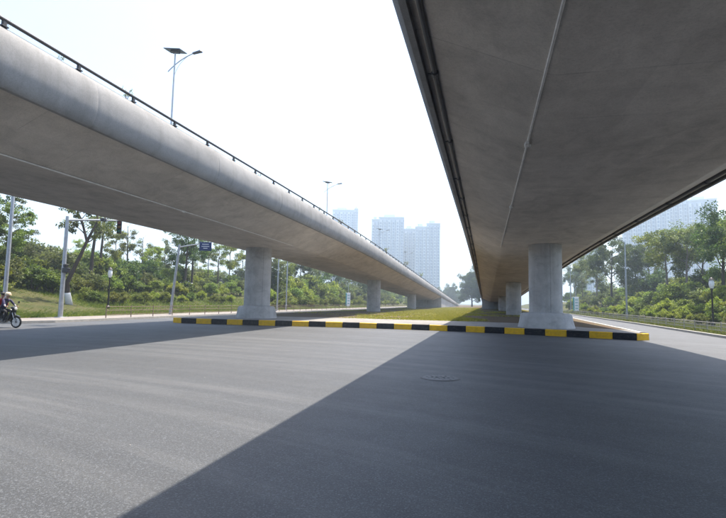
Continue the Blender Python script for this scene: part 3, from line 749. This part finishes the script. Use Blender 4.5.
def person(J, E, mats, label, helmet=None, hair=None, hat=None):
    """J: joint -> (x,y,z,r) in bike space; E: edges with material index"""
    names = list(J); me = bpy.data.meshes.new('person')
    me.from_pydata([J[n][:3] for n in names], [(names.index(a), names.index(b)) for a, b, _ in E], [])
    tmp = bpy.data.objects.new('tmp_person', me); COL.objects.link(tmp)
    sk = tmp.modifiers.new('skin', 'SKIN'); sk.use_smooth_shade = True; sk.branch_smoothing = .4
    ss = tmp.modifiers.new('sub', 'SUBSURF'); ss.levels = 1; ss.render_levels = 1
    for i, n in enumerate(names):
        r = J[n][3]; d = me.skin_vertices[0].data[i]; d.radius = r if isinstance(r, tuple) else (r, r); d.use_root = (n == 'pelvis')
    dg = bpy.context.evaluated_depsgraph_get(); dg.update()
    m2 = bpy.data.meshes.new_from_object(tmp.evaluated_get(dg)); bpy.data.objects.remove(tmp)
    m2.materials.clear()
    # hands: palm and five bent fingers each, closed round the grip or resting
    mb = MB()
    for sd in ('l', 'r'):
        w = Vector(J['wrist_'+sd][:3]); h = Vector(J['hand_'+sd][:3]); d = (h-w).normalized(); dn = Vector((0, 0, -1)); lat = d.cross(dn).normalized(); dn = lat.cross(d).normalized()
        if dn.z > 0: dn = -dn
        for f in range(4):
            b = h + lat*(f-1.5)*.021 + d*.02; L = (.034, .038, .036, .028)[f]
            mb.tube([b, b+d*L, b+d*(L+.012)+dn*.025, b+d*(L-.012)+dn*.045], [.0095, .009, .0085, .007], 6)
        b = h - lat*.036 - d*.03
        mb.tube([b, b - lat*.015 + d*.03 + dn*.01, b - lat*.004 + d*.055+dn*.03], [.011, .010, .008], 6)
    bm = bmesh.new(); bm.from_mesh(m2)
    hm = mb.mesh('fingers', 'skin'); bm2_n = len(bm.faces); bm.from_mesh(hm)
    bm.to_mesh(m2); bm.free()
    for m in mats: m2.materials.append(MATS[m])
    segs = [(Vector(J[a][:3]), Vector(J[b][:3]), k) for a, b, k in E]
    for pl in m2.polygons:
        c = pl.center; best = (9, 0)
        for a, b, k in segs:
            ab = b-a; t = max(0, min(1, (c-a).dot(ab)/ab.length_squared)); dd = (a+ab*t-c).length
            if dd < best[0]: best = (dd, k)
        pl.material_index = best[1] if pl.index < bm2_n else 0
        pl.use_smooth = True
    o = link('person', m2, None, bike.location.copy(), HEAD, BS)
    tag(o, label, 'person')
    hc = Vector(J['head'][:3])
    if hair:
        q = MB(); q.lathe([(.085, -.04), (.102, .0), (.104, .04), (.09, .085), (.05, .115), (.01, .122)], hc + Vector((-.018, 0, .01)), 16); q.build('hair', hair, o, smooth=True, recalc=True)
    if helmet:
        q = MB(); q.lathe([(.125, -.03), (.135, -.01), (.135, .05), (.115, .11), (.07, .145), (.01, .155)], hc + Vector((-.01, 0, .01)), 18); q.build('helmet', helmet, o, smooth=True, recalc=True)
        MB().add([hc+Vector((.10, -.09, .02)), hc+Vector((.155, -.06, .01)), hc+Vector((.155, .06, .01)), hc+Vector((.10, .09, .02)), hc+Vector((.10, -.09, .035)), hc+Vector((.155, -.06, .022)), hc+Vector((.155, .06, .022)), hc+Vector((.10, .09, .035))],
                 [(0, 1, 2, 3), (4, 7, 6, 5), (0, 4, 5, 1), (1, 5, 6, 2), (2, 6, 7, 3), (3, 7, 4, 0)]).build('peak', helmet, o)
    for sg in (-1, 1):
        MB().lathe([(.004, -.01), (.014, -.004), (.014, .004), (.004, .01)], hc + Vector((.083, sg*.034, .012)), 8, Matrix.Rotation(PI/2, 3, 'Y')).build('eye', 'hair_black', o)
        if not helmet: MB().box(hc + Vector((-.005, sg*.092, .0)), (.035, .018, .06), bevel=.008).build('ear', 'skin', o)
    MB().box(hc + Vector((.098, 0, -.012)), (.03, .024, .045), Matrix.Rotation(-.35, 3, 'Y'), bevel=.009).build('nose', 'skin', o)
    MB().box(hc + Vector((.088, 0, -.058)), (.012, .045, .011), bevel=.004).build('mouth', 'lens_red', o)
    return o
def seated(x, lean, reach, hands, head_z=0.0, bulk=1.0):
    b = bulk
    J = dict(pelvis=(x, 0, .90, (.15*b, .125*b)), waist=(x+.02+lean*.25, 0, 1.08, (.135*b, .11*b)), chest=(x+.03+lean*.7, 0, 1.30, (.165*b, .12*b)), neck0=(x+.03+lean, 0, 1.44, .075),
             neck=(x+.05+lean, 0, 1.50, .055), head=(x+.08+lean, 0, 1.60+head_z, (.085, .095)), crown=(x+.075+lean, 0, 1.68+head_z, .07))
    E = [('pelvis', 'waist', 1), ('waist', 'chest', 1), ('chest', 'neck0', 1), ('neck0', 'neck', 0), ('neck', 'head', 0), ('head', 'crown', 0)]
    for sd, s in (('l', 1), ('r', -1)):
        J['sh_'+sd] = (x+.03+lean*.9, s*.19, 1.39, .068); J['el_'+sd] = (x+.22+lean*.7+reach*.35, s*.29, 1.13, .048)
        hx, hy, hz = hands; J['wrist_'+sd] = (hx-.10, s*(hy-.0), hz+.03, .033); J['hand_'+sd] = (hx-.03, s*hy, hz+.03, (.036, .024))
        J['hip_'+sd] = (x+.05, s*.10, .885, .095*b); J['knee_'+sd] = (x+.43, s*.20, .80, .068*b); J['calf_'+sd] = (x+.38, s*.205, .58, .058); J['ankle_'+sd] = (x+.31, s*.20, .36, .042)
        J['heel_'+sd] = (x+.30, s*.20, .315, .04); J['toe_'+sd] = (x+.50, s*.215, .30, (.042, .03))
        E += [('chest', 'sh_'+sd, 1), ('sh_'+sd, 'el_'+sd, 1), ('el_'+sd, 'wrist_'+sd, 2), ('wrist_'+sd, 'hand_'+sd, 0), ('pelvis', 'hip_'+sd, 3), ('hip_'+sd, 'knee_'+sd, 3), ('knee_'+sd, 'calf_'+sd, 3), ('calf_'+sd, 'ankle_'+sd, 3), ('ankle_'+sd, 'heel_'+sd, 4), ('heel_'+sd, 'toe_'+sd, 4)]
    return J, E
J, E = seated(.38, .20, .1, (.93, .31, 1.03)); person(J, E, ['skin', 'cloth_navy', 'cloth_pale', 'cloth_dark', 'shoe'], 'motorbike rider in navy top and cream helmet holding the handlebar', helmet='helmet_cream')
J, E = seated(.08, .22, -.1, (.42, .20, 1.05), .03); person(J, E, ['skin', 'cloth_red', 'cloth_red', 'cloth_dark', 'shoe'], 'passenger in red seated behind the rider, bareheaded with black hair', hair='hair_black')

# ------------------------------------------------------------------ far towers
def tower(x0, x1, y, h, steps, label, bays=8, depth=26.0):
    cx_, w = (x0+x1)/2, x1-x0
    rz = math.atan2(-cx_, y)*.8
    t = tag(empty('apartment_tower', (cx_, y, -.5), rz), label, 'building', 'hazy apartment towers')
    fh = 3.0
    for sx0, sx1, sh in steps:                       # fractions of the width, height
        a, b = -w/2 + w*sx0, -w/2 + w*sx1; hh = h*sh
        MB().box(((a+b)/2, 0, hh/2), (b-a-.05, depth, hh)).build('wall', 'tower_wall', t)
        nb = max(2, round(bays*(sx1-sx0))); bw = (b-a)/nb
        pr = MB(); wn = MB(); sl_ = MB(); nf = int(hh/fh)
        for k in range(nb):
            c = a + bw*(k+.5)
            proud = 1.6 if k % 2 == 0 else .55
            o = MB().box((c, -depth/2-proud/2, hh*.5-1.0), (bw*.62, proud, hh-2.2)); o.build('bay', 'tower_pier' if k % 2 == 0 else 'tower_wall', t)
            for f in range(nf-1):
                wn.box((c, -depth/2-proud-.02, f*fh+2.1), (bw*.40, .12, 2.3))
                pass
            wn.box((c+bw*.405, -depth/2-.03, hh*.5), (bw*.18, .1, hh-4))
        for f in range(1, nf): sl_.box((0.5*(a+b), -depth/2-.25, f*fh+.1), (b-a-.1, .5, .22))
        wn.build('windows', 'tower_glass', t)['kind'] = 'stuff'; sl_.build('floor_bands', 'tower_pier', t)['kind'] = 'stuff'
        MB().box(((a+b)/2, -.2, hh+.6), (b-a+.6, depth+1.2, 1.2)).build('parapet', 'tower_pier', t)
        MB().box(((a+b)/2-.1*(b-a), 2, hh+3.2), ((b-a)*.45, depth*.5, 4.0)).build('plant_room', 'tower_wall', t)
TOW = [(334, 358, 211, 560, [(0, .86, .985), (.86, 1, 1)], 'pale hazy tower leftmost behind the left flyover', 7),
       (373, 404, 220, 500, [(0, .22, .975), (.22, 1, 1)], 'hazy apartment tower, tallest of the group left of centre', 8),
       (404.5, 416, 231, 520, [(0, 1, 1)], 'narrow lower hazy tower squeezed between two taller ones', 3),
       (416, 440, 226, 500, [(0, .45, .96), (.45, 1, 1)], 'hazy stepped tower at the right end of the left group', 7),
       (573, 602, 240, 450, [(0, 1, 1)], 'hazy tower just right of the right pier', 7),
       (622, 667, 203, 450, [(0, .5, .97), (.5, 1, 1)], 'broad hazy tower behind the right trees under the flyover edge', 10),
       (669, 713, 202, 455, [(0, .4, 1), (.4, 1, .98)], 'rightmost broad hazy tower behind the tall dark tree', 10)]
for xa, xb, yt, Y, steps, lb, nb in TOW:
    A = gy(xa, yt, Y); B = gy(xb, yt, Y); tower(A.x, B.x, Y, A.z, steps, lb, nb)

# ------------------------------------------------------------------ plants
def rvec(rng):
    while True:
        v = Vector((rng.uniform(-1, 1), rng.uniform(-1, 1), rng.uniform(-1, 1)))
        if 0.05 < v.length < 1: return v
def leaf_cluster(mb, c, r, n, size, rng, tint, flat=.75, droop=0.0):
    for _ in range(n):
        v = rvec(rng); p = c + Vector((v.x*r, v.y*r, v.z*r*flat))
        d = (rvec(rng) + Vector((0, 0, -droop))).normalized(); s = size*rng.uniform(.6, 1.3)
        u = d.cross(rvec(rng)).normalized()*s*.27
        a = len(mb.v); e = p + d*s; m = p + d*s*.45
        mb.v += [tuple(p), tuple(m+u), tuple(e), tuple(m-u)]; mb.f.append((a, a+1, a+2, a+3)); mb.mi.append(0)
        mb.tint.append(max(0, min(1, tint + rng.uniform(-.28, .28))))
def tree_mesh(seed, h, spread, trunk_r, clear=.35, clusters=95, per=52, leaf_s=.19, cl_r=.62, lean=(0, 0), limbs=7, droop=.3, wob=.35, flat=.7, bend=None, fork=None):
    rng = random.Random(seed); tr = MB(); lf = MB(); tips = []
    n = 9; path = []; x = y = 0
    for i in range(n):
        t = i/(n-1); x += rng.uniform(-wob, wob)*.28; y += rng.uniform(-wob, wob)*.28
        path.append(Vector((lean[0]*t*h + x*t, lean[1]*t*h + y*t, t*h*.86)))
    if bend: path = [Vector((a, .08*math.sin(3*b), b)) for a, b in bend]
    rad = [trunk_r*(1.25 if i == 0 else 1)*(1-.82*(i/(n-1))**1.1) for i in range(n)]
    tr.tube(path, rad, 9)
    if fork:
        fp = [Vector((a, .05*b-.2, b)) for a, b in fork]; tr.tube(fp, [trunk_r*.55, trunk_r*.42, trunk_r*.3, trunk_r*.12], 8); tips += [(fp[-1], 1.0), (fp[-2], .8)]
    def at(t):
        k = min(n-2, int(t*(n-1))); f = t*(n-1)-k; return path[k].lerp(path[k+1], f), rad[k]*(1-f)+rad[k+1]*f
    for i in range(limbs):
        t = clear + (1-clear)*(i+rng.random()*.6)/limbs; t = min(t, .97)
        p, r0 = at(t); az = i*2.4 + rng.uniform(-.5, .5); up = rng.uniform(.35, .95)
        L = spread*(1.15-.55*abs((t-clear)/(1-clear)-.35))*rng.uniform(.65, 1.1)
        d = Vector((math.cos(az), math.sin(az), up)).normalized(); q = [p]
        for s in range(4):
            d = (d + rvec(rng)*.28 + Vector((0, 0, .05))).normalized(); q.append(q[-1] + d*L/4)
        tr.tube(q, [r0*.55, r0*.42, r0*.3, r0*.19, r0*.08], 6)
        tips += [(q[4], 1.0), (q[3], .9), (q[2].lerp(q[3], .5), .7)]
        for b in range(3):
            s = q[rng.choice((2, 3, 3))]; dd = (d + rvec(rng)*1.1 + Vector((0, 0, .15))).normalized(); e = s + dd*L*rng.uniform(.3, .55)
            m = s.lerp(e, .5) + rvec(rng)*.1*L; tr.tube([s, m, e], [r0*.2, r0*.12, r0*.05], 5); tips += [(e, 1.0), (m, .75)]
    tips.append((path[-1], 1.0)); tips.append((path[-1]+Vector((0, 0, h*.08)), .9))
    for c in range(clusters):
        tp, w = tips[c % len(tips)]; off = rvec(rng)*cl_r*(1.0 if c < len(tips) else 1.7)
        leaf_cluster(lf, tp+off, cl_r*rng.uniform(.55, 1.15)*w, int(1.7*per*rng.uniform(.6, 1.3)), leaf_s, rng, rng.uniform(.15, .85), flat, droop)
    return tr, lf
def bush_mesh(seed, r, h, n_cl=56, per=70, leaf_s=.135):
    rng = random.Random(seed); st = MB(); lf = MB()
    lobes = [(Vector((rng.uniform(-.5, .5)*r, rng.uniform(-.5, .5)*r, h*rng.uniform(.35, .7))), r*rng.uniform(.35, .62)) for _ in range(6)]
    lobes.append((Vector((0, 0, h*.72)), r*.5))
    for c, rr in lobes:
        st.tube([Vector((c.x*.15, c.y*.15, -.1)), c*.55 + Vector((rng.uniform(-.1, .1), rng.uniform(-.1, .1), 0)), c], [.045, .03, .012], 5)
    for k in range(n_cl):
        c, rr = lobes[k % len(lobes)]; v = rvec(rng).normalized(); v.z = abs(v.z)*1.1-.35
        leaf_cluster(lf, c + v*rr*rng.uniform(.55, 1.05), r*.23*rng.uniform(.6, 1.25), int(per*rng.uniform(.6, 1.3)), leaf_s, rng, rng.uniform(.2, .8), .8, .05)
    for k in range(10):                    # sprigs that break the outline
        c, rr = rng.choice(lobes); v = rvec(rng).normalized(); v.z = abs(v.z); e = c + v*rr*rng.uniform(1.15, 1.5)
        st.tube([c, e], [.012, .004], 4)
        for q in range(5): leaf_cluster(lf, c.lerp(e, .5+.1*q), .09*r, 5, leaf_s, rng, .7)
    return st, lf
TREES = {}
def tree_kind(key, leafmat, barkmat, **kw):
    tr, lf = tree_mesh(**kw); TREES[key] = (tr.mesh('trunk', barkmat, True), lf.mesh('crown', leafmat), kw['h'])
tree_kind('gum_a', 'leaf_grey', 'bark_dark', seed=11, h=10.5, spread=2.5, trunk_r=.17, clear=.38, clusters=105, per=44, leaf_s=.20, cl_r=.55, limbs=9, droop=.7)
tree_kind('gum_b', 'leaf_mid', 'bark_dark', seed=12, h=11.5, spread=2.2, trunk_r=.15, clear=.42, clusters=95, per=44, leaf_s=.20, cl_r=.52, limbs=9, droop=.6)
tree_kind('gum_c', 'leaf_dark', 'bark_dark', seed=13, h=9.5, spread=2.7, trunk_r=.16, clear=.32, clusters=120, per=46, leaf_s=.19, cl_r=.58, limbs=9, droop=.5)
tree_kind('gum_d', 'leaf_lime', 'bark_pale', seed=14, h=8.5, spread=2.2, trunk_r=.12, clear=.34, clusters=90, per=44, leaf_s=.19, cl_r=.52, limbs=8, droop=.4)
tree_kind('round_a', 'leaf_fresh', 'bark_pale', seed=21, h=8.6, spread=2.9, trunk_r=.15, clear=.46, clusters=115, per=60, leaf_s=.19, cl_r=.66, limbs=10, droop=.2)
tree_kind('round_b', 'leaf_dark', 'bark_dark', seed=22, h=9.2, spread=3.0, trunk_r=.17, clear=.38, clusters=150, per=66, leaf_s=.19, cl_r=.68, limbs=11, droop=.2)
tree_kind('round_c', 'leaf_grey', 'bark_pale', seed=23, h=8.0, spread=2.4, trunk_r=.13, clear=.38, clusters=90, per=54, leaf_s=.19, cl_r=.6, limbs=9, droop=.2)
tree_kind('big_dark', 'leaf_dark', 'bark_dark', seed=31, h=15.0, spread=6.4, trunk_r=.36, clear=.16, clusters=330, per=110, leaf_s=.42, cl_r=1.35, limbs=14, droop=.2)
tree_kind('gum_e', 'leaf_grey', 'bark_dark', seed=15, h=11.0, spread=1.9, trunk_r=.19, clear=.45, clusters=46, per=34, leaf_s=.19, cl_r=.5, limbs=7, droop=.7)
tree_kind('gum_f', 'leaf_mid', 'bark_dark', seed=16, h=11.5, spread=2.0, trunk_r=.17, clear=.5, clusters=50, per=34, leaf_s=.19, cl_r=.5, limbs=7, droop=.6)
tree_kind('leaning', 'leaf_grey', 'bark_dark', seed=41, h=9.6, spread=1.7, trunk_r=.21, clear=.58, clusters=40, per=32, leaf_s=.19, cl_r=.48, limbs=6, droop=.6,
          bend=[(0, 0), (-.18, 1.0), (-.28, 1.9), (.1, 3.0), (.5, 4.1), (.85, 5.2), (.55, 6.3), (.1, 7.4), (0, 8.6)], fork=[(.82, 5.1), (1.15, 6.0), (1.5, 6.9), (1.4, 8.2)])
def plant_tree(key, x, y, z, h, label, rz=0.0, group=None, white=False, wide=1.0):
    tm, cm, h0 = TREES[key]; s = h/h0
    t = tag(empty('tree', (x, y, z-.05), rz), label, 'tree', group); t.scale = (s*wide, s*wide, s)
    tk = link('trunk', tm, t); link('crown', cm, t)
    if white:
        r = {'leaning': .25, 'gum_b': .15}.get(key, .17)
        w = MB()
        if key == 'leaning': w.tube([(0, 0, -.02), (-.18, .011, 1.0), (-.2, .0, 1.15)], [.285, .212, .205], 12)
        else: w.lathe([(r*1.28, -.02), (r*1.2, .4), (r*1.1, .8), (r*1.06, 1.1)], n=10)
        w.build('limewash_band', 'limewash', tk, smooth=True)
    return t
rng = random.Random(5)
LT = [  # px of the trunk, X, height, kind
    (70, -30.5, 9.6, 'leaning'), (3, -33, 7.8, 'gum_b'), (13, -40, 5.6, 'gum_a'), (30, -48, 3.9, 'gum_c'), (45, -50, 3.7, 'gum_a'), (56, -56, 4.2, 'gum_d'), (89, -37, 11.5, 'gum_e'), (98, -40, 12.0, 'gum_f'),
    (112, -46, 7.6, 'gum_d'), (126, -42, 8.5, 'gum_e'), (140, -50, 8.2, 'gum_e'), (152, -42, 5.6, 'gum_d'), (163, -48, 7.2, 'gum_a'), (184, -37, 10.0, 'gum_c'), (191, -38.5, 10.5, 'gum_a'), (207, -47, 8.5, 'gum_f'),
    (217, -39, 9.0, 'gum_f'), (228, -41, 9.2, 'gum_d'), (241, -47, 9, 'gum_a'), (272, -34, 8.5, 'round_c'), (285, -36, 8.0, 'round_a'), (299, -37, 9, 'round_b'), (312, -36, 7.5, 'round_c'), (322, -38, 9, 'round_a'), (333, -37, 9, 'round_b'), (343, -38, 9, 'round_c'), (352, -37, 9, 'round_a'), (361, -38, 9.5, 'round_b'), (383, -37, 9, 'round_a'), (389, -39, 10, 'round_c'), (395, -37, 9, 'round_b'), (401, -39, 10, 'round_a'), (408, -38, 9, 'round_c'), (78, -58, 6.5, 'gum_d'), (150, -64, 8.0, 'gum_d'), (196, -62, 8, 'gum_d')]
LTLAB = {70: 'dark leaning forked tree with whitewashed trunk base beside the signal mast', 4: 'leafy tree at the left photo edge behind the lamp pole'}
cnt = 0
for px, X, h, kd in sorted(LT):
    p = gx(px, 300, X)
    lb = LTLAB.get(px)
    if lb is None: lb = f'{ORD[cnt]} tree from the left among the slender trees on the left bank'
    cnt += 1
    plant_tree(kd, X, p.y, lbz(X), h, lb, rng.uniform(0, 6.28) if kd != 'leaning' else math.radians(44), 'slender trees on the left bank', white=px in (70, 89, 98, 191))
RT = [(583, 24, 9.0, 'round_c', 'hazy grey-green tree immediately right of the right pier'), (597, 24, 10.5, 'round_c', 'grey-green tree between the right pier and the tall lamp pole'),
      (612, 25, 11.5, 'round_b', 'dark leafy tree just left of the tall right lamp pole'), (637, 27, 9.4, 'round_b', 'dark round-crowned tree just right of the tall right lamp pole'), (668, 23.5, 8.8, 'round_a', 'bright round-crowned tree on a thin trunk in the middle of the right bank'),
      (650, 30, 9.0, 'round_c', 'pale tree behind the gap left of the bright round-crowned tree'), (688, 24.5, 8.6, 'round_c', 'sparse grey-green tree right of the bright round-crowned tree'), (704, 27, 8.2, 'round_a', 'light green tree left of the dark tree at the right edge'), (724, 22.5, 9.6, 'round_b', 'tall dark tree cut by the right edge of the photo'), (745, 23, 8, 'round_a', 'tree just beyond the right photo edge'),
      (575, 30, 11, 'round_b', 'tree behind the right pier edge')]
for px, X, h, kd, lb in RT:
    p = gx(px, 305, X); plant_tree(kd, X, p.y, rbz(X-fr(p.y)), h + (1.5 if px < 715 else .3), lb, rng.uniform(0, 6.28), 'trees on the right bank')
p = gy(472, 304, 215); plant_tree('big_dark', p.x, 215, 0, 14.5, 'big dark blue-green tree far off between the two flyovers', .4)
for k, (px, Y, h) in enumerate([(452, 300, 11), (447, 340, 12), (459, 330, 8.5), (440, 330, 10), (488, 300, 12), (495, 280, 11)]):
    p = gy(px, 304, Y); plant_tree('big_dark', p.x, Y, 0, h, ['small hazy tree farthest off at the end of the left ramp', 'hazy tree behind the end of the left ramp wall', 'lowest hazy tree left of the big dark tree', 'hazy tree hidden mostly by the left ramp wall', 'far tree behind the right abutment edge', 'far tree behind the right flyover abutment'][k], k*1.3, 'far hazy trees', wide=.85)

BUSH = []
for sd, lm, r, h in ((51, 'leaf_fresh', 1.15, 1.9), (52, 'leaf_lime', 1.0, 1.5), (53, 'leaf_dark', 1.3, 2.2), (54, 'leaf_olive', 1.1, 1.5), (55, 'leaf_grey', 1.25, 2.0), (56, 'leaf_mid', .9, 1.4)):
    st_, lf_ = bush_mesh(sd, r, h); BUSH.append((st_.mesh('stem', 'bark_dark'), lf_.mesh('foliage', lm)))
def plant_bush(k, x, y, z, s, label, group):
    sm, fm = BUSH[k]; t = tag(empty('shrub', (x, y, z-.1), rng.uniform(0, 6.28)), label, 'shrub', group)
    t.scale = (s*rng.uniform(.9, 1.2), s*rng.uniform(.9, 1.2), s*rng.uniform(.85, 1.15)); link('stem', sm, t); link('foliage', fm, t)
def rows(side, specs):
    for X, pxs, kinds, s0_, s1_, name in specs:
        for i, px in enumerate(pxs):
            x = X + rng.uniform(-1.1, 1.1); p = gx(px + rng.uniform(-2, 2), 305, x)
            z = lbz(x) if side < 0 else rbz(x-fr(p.y))
            plant_bush(rng.choice(kinds), x, p.y, z, rng.uniform(s0_, s1_), f'{ORD[i]} shrub from the left in the {name}', f'shrubs of the {name}')
def span(a, b, n): return [a + (b-a)*i/(n-1) for i in range(n)]
rows(-1, [(-32.3, span(84, 232, 16), (0, 3, 3, 5, 1), .5, .8, 'low front row on the left bank'),
          (-35.5, span(-4, 240, 27), (0, 1, 4, 5, 3), .8, 1.35, 'middle row on the left bank'),
          (-40, span(0, 238, 27), (0, 2, 0, 4, 1), 1.1, 1.8, 'upper row on the left bank'),
          (-48, span(-2, 238, 24), (0, 2, 4, 4), 1.5, 2.1, 'back row on the left bank'),
          (-29.5, span(276, 418, 30), (3, 3, 1, 0), .8, 1.25, 'front row beyond the left pier'),
          (-31.8, span(272, 420, 32), (0, 4, 1, 5, 3), 1.3, 1.9, 'middle row beyond the left pier'),
          (-35, span(270, 420, 32), (0, 4, 2, 1), 2.0, 2.8, 'upper row beyond the left pier')])
rows(1, [(17.6, span(574, 735, 19), (1, 1, 5, 3), .5, .8, 'low front row on the right bank'),
         (19.8, span(570, 738, 22), (1, 0, 5, 1), .75, 1.15, 'middle row on the right bank'),
         (23, span(570, 738, 22), (1, 0, 4, 0), 1.1, 1.6, 'upper row on the right bank'),
         (28, span(570, 738, 20), (2, 0, 4, 0), 1.6, 2.3, 'back row on the right bank')])

for k, (px, X) in enumerate([(-14, -34), (-30, -38), (-46, -35), (-64, -41)]):
    p = gx(px, 300, X); plant_tree(('gum_a', 'gum_c', 'gum_d', 'gum_b')[k], X, p.y, lbz(X)*.7, 7.5+k*.5, f'{ORD[k]} tree outward from the left photo edge on the left bank', k*1.1, 'trees outside the left photo edge')
    for q in range(3): plant_bush((0, 3, 5)[q], X+1.5-q*2, p.y+1.5*q-1, lbz(X+1.5-q*2)*.7, 1.0+.2*q, f'{ORD[3*k+q]} shrub outward from the left photo edge on the left bank', 'shrubs outside the left photo edge')
for k, (px, X) in enumerate([(765, 21), (790, 24), (820, 22)]):
    p = gx(px, 305, X); plant_tree(('round_c', 'round_a', 'round_b')[k], X, p.y, rbz(X-fr(p.y))*.7, 8+k*.4, f'{ORD[k]} tree outward from the right photo edge on the right bank', k*1.4, 'trees outside the right photo edge')
    for q in range(3): plant_bush((1, 0, 5)[q], X-2+q*1.5, p.y+1.2*q-1, rbz(X-2+q*1.5-fr(p.y))*.6, .9+.2*q, f'{ORD[3*k+q]} shrub outward from the right photo edge on the right bank', 'shrubs outside the right photo edge')

# grass and undergrowth: nobody could count it
def blades(name, pts, hgt, mat, label, seed, wid=.02):
    r = random.Random(seed); mb = MB()
    for x, y, z in pts:
        h = hgt*r.uniform(.5, 1.5); a = r.uniform(0, 6.28); w = wid*r.uniform(.7, 1.5); lx, ly = r.uniform(-.9, .9)*h, r.uniform(-.9, .9)*h
        o = len(mb.v); c, s = math.cos(a)*w, math.sin(a)*w
        mb.v += [(x-c, y-s, z), (x+c, y+s, z), (x+lx+c*.5, y+ly+s*.5, z+h*.7), (x+lx*1.6, y+ly*1.6, z+h)]
        mb.f.append((o, o+1, o+3, o+2)); mb.mi.append(0); mb.tint.append(r.random())
    stuff(mb.build(name, mat), label, 'grass')
r = random.Random(3)
pts = []
while len(pts) < 60000:
    y = 34.5 + (150-34.5)*r.random()**1.7; x = r.uniform(ISLX+.4, isr(y)-.4)
    d = mnoise.noise(Vector((x*.25, y*.12, 0)))
    e_ = min(x+11.5, 0.8-x); lim = -.5 + .85*max(0, min(1, e_/3.0))
    if y < 62: lim -= .5*(62-y)/27.5
    if d > -.55+.0 and d < lim + r.uniform(-.15, .5): pts.append((x, y, KH-.04))
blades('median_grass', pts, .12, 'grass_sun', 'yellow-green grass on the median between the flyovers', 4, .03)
pts = []
while len(pts) < 90000:
    y = 23.0 + 110*r.random()**2.2; x = -27.0 - 14*r.random()**1.3
    pts.append((x, y, lbz(x)-.08))
blades('left_bank_grass', pts, .27, 'grass_green', 'rough grass on the left bank', 5, .03)
pts = []
while len(pts) < 40000:
    y = 24.0 + 100*r.random()**1.5; o = .0 + 9*r.random()**1.2
    pts.append((fr(y)+o, y, (.11 if o < 3 else rbz(o))-.05))
blades('right_bank_grass', pts, .2, 'grass_green', 'rough grass on the right verge and bank', 6, .03)

gm = MB(); rgt = random.Random(9)
for _ in range(36):
    yy = 1.6 + 24*rgt.random()**1.5; xx = rgt.uniform(-1.1, .9)*yy*.9
    s_ = rgt.uniform(.004, .009); gm.box((xx, yy, s_*.4), (s_*2, s_*1.5, s_), Matrix.Rotation(rgt.uniform(0, 3), 3, 'Z'), bevel=s_*.3)
stuff(gm.build('road_grit', 'kerb_grey'), 'loose pale grit scattered over the asphalt', 'grit')

# weeds rooted along the left parapet
st_ = MB(); lf_ = MB(); rg = random.Random(77)
for k in range(7):
    e = Vector((rg.uniform(-.25, .25), rg.uniform(-.3, .3), rg.uniform(.2, .55))); m = e*.5 + Vector((0, 0, .12))
    st_.tube([(0, 0, -.02), m, e], [.008, .006, .003], 4)
    for q in range(4): leaf_cluster(lf_, m.lerp(e, q/3), .05, 5, .07, rg, rg.uniform(.3, .9))
wm = (st_.mesh('stem', 'bark_pale'), lf_.mesh('foliage', 'leaf_olive'))
WL = ['weed on the left parapet nearest the left photo edge', 'weed on the left parapet, second rail bay from the left edge', 'wispy weed above the left parapet, left of the nearest lamp', 'small weed on the parapet right below the nearest lamp', 'weed on the parapet between the first and second lamps', 'weed on the parapet below the second lamp', 'weed on the parapet right of the second lamp', 'green weed on the parapet in front of the tallest tower', 'green weed on the parapet before the stepped tower', 'low weed on the far end of the left parapet']
for k, (y, s) in enumerate([(7.9, .45), (9.3, .35), (11.6, .7), (13.9, .35), (20.4, .35), (29, .6), (34, .8), (52, 1.4), (66, 1.6), (84, 1.8)]):
    t = tag(empty('weed', (LCX(y)+4.22, y, 5.06-drop(y)+2.13), k*1.7), WL[k], 'plant', 'weeds on the left parapet'); t.scale = (s, s, s)
    link('stem', wm[0], t); link('foliage', wm[1], t)

# ------------------------------------------------------------------ haze
k = NT('haze_air'); k.t.nodes.remove(k.bsdf)
pv = k.n('ShaderNodeVolumePrincipled'); pv.inputs['Color'].default_value = (0.72, 0.87, 1.0, 1); pv.inputs['Density'].default_value = 0.0011; pv.inputs['Anisotropy'].default_value = 0.35
k.l(pv.outputs[0], k.out.inputs['Volume'])
hz = MB().box((0, 1300, 64), (6400, 6000, 135)).build('haze', 'haze_air')
stuff(hz, 'pale daylight haze filling the air', 'haze')
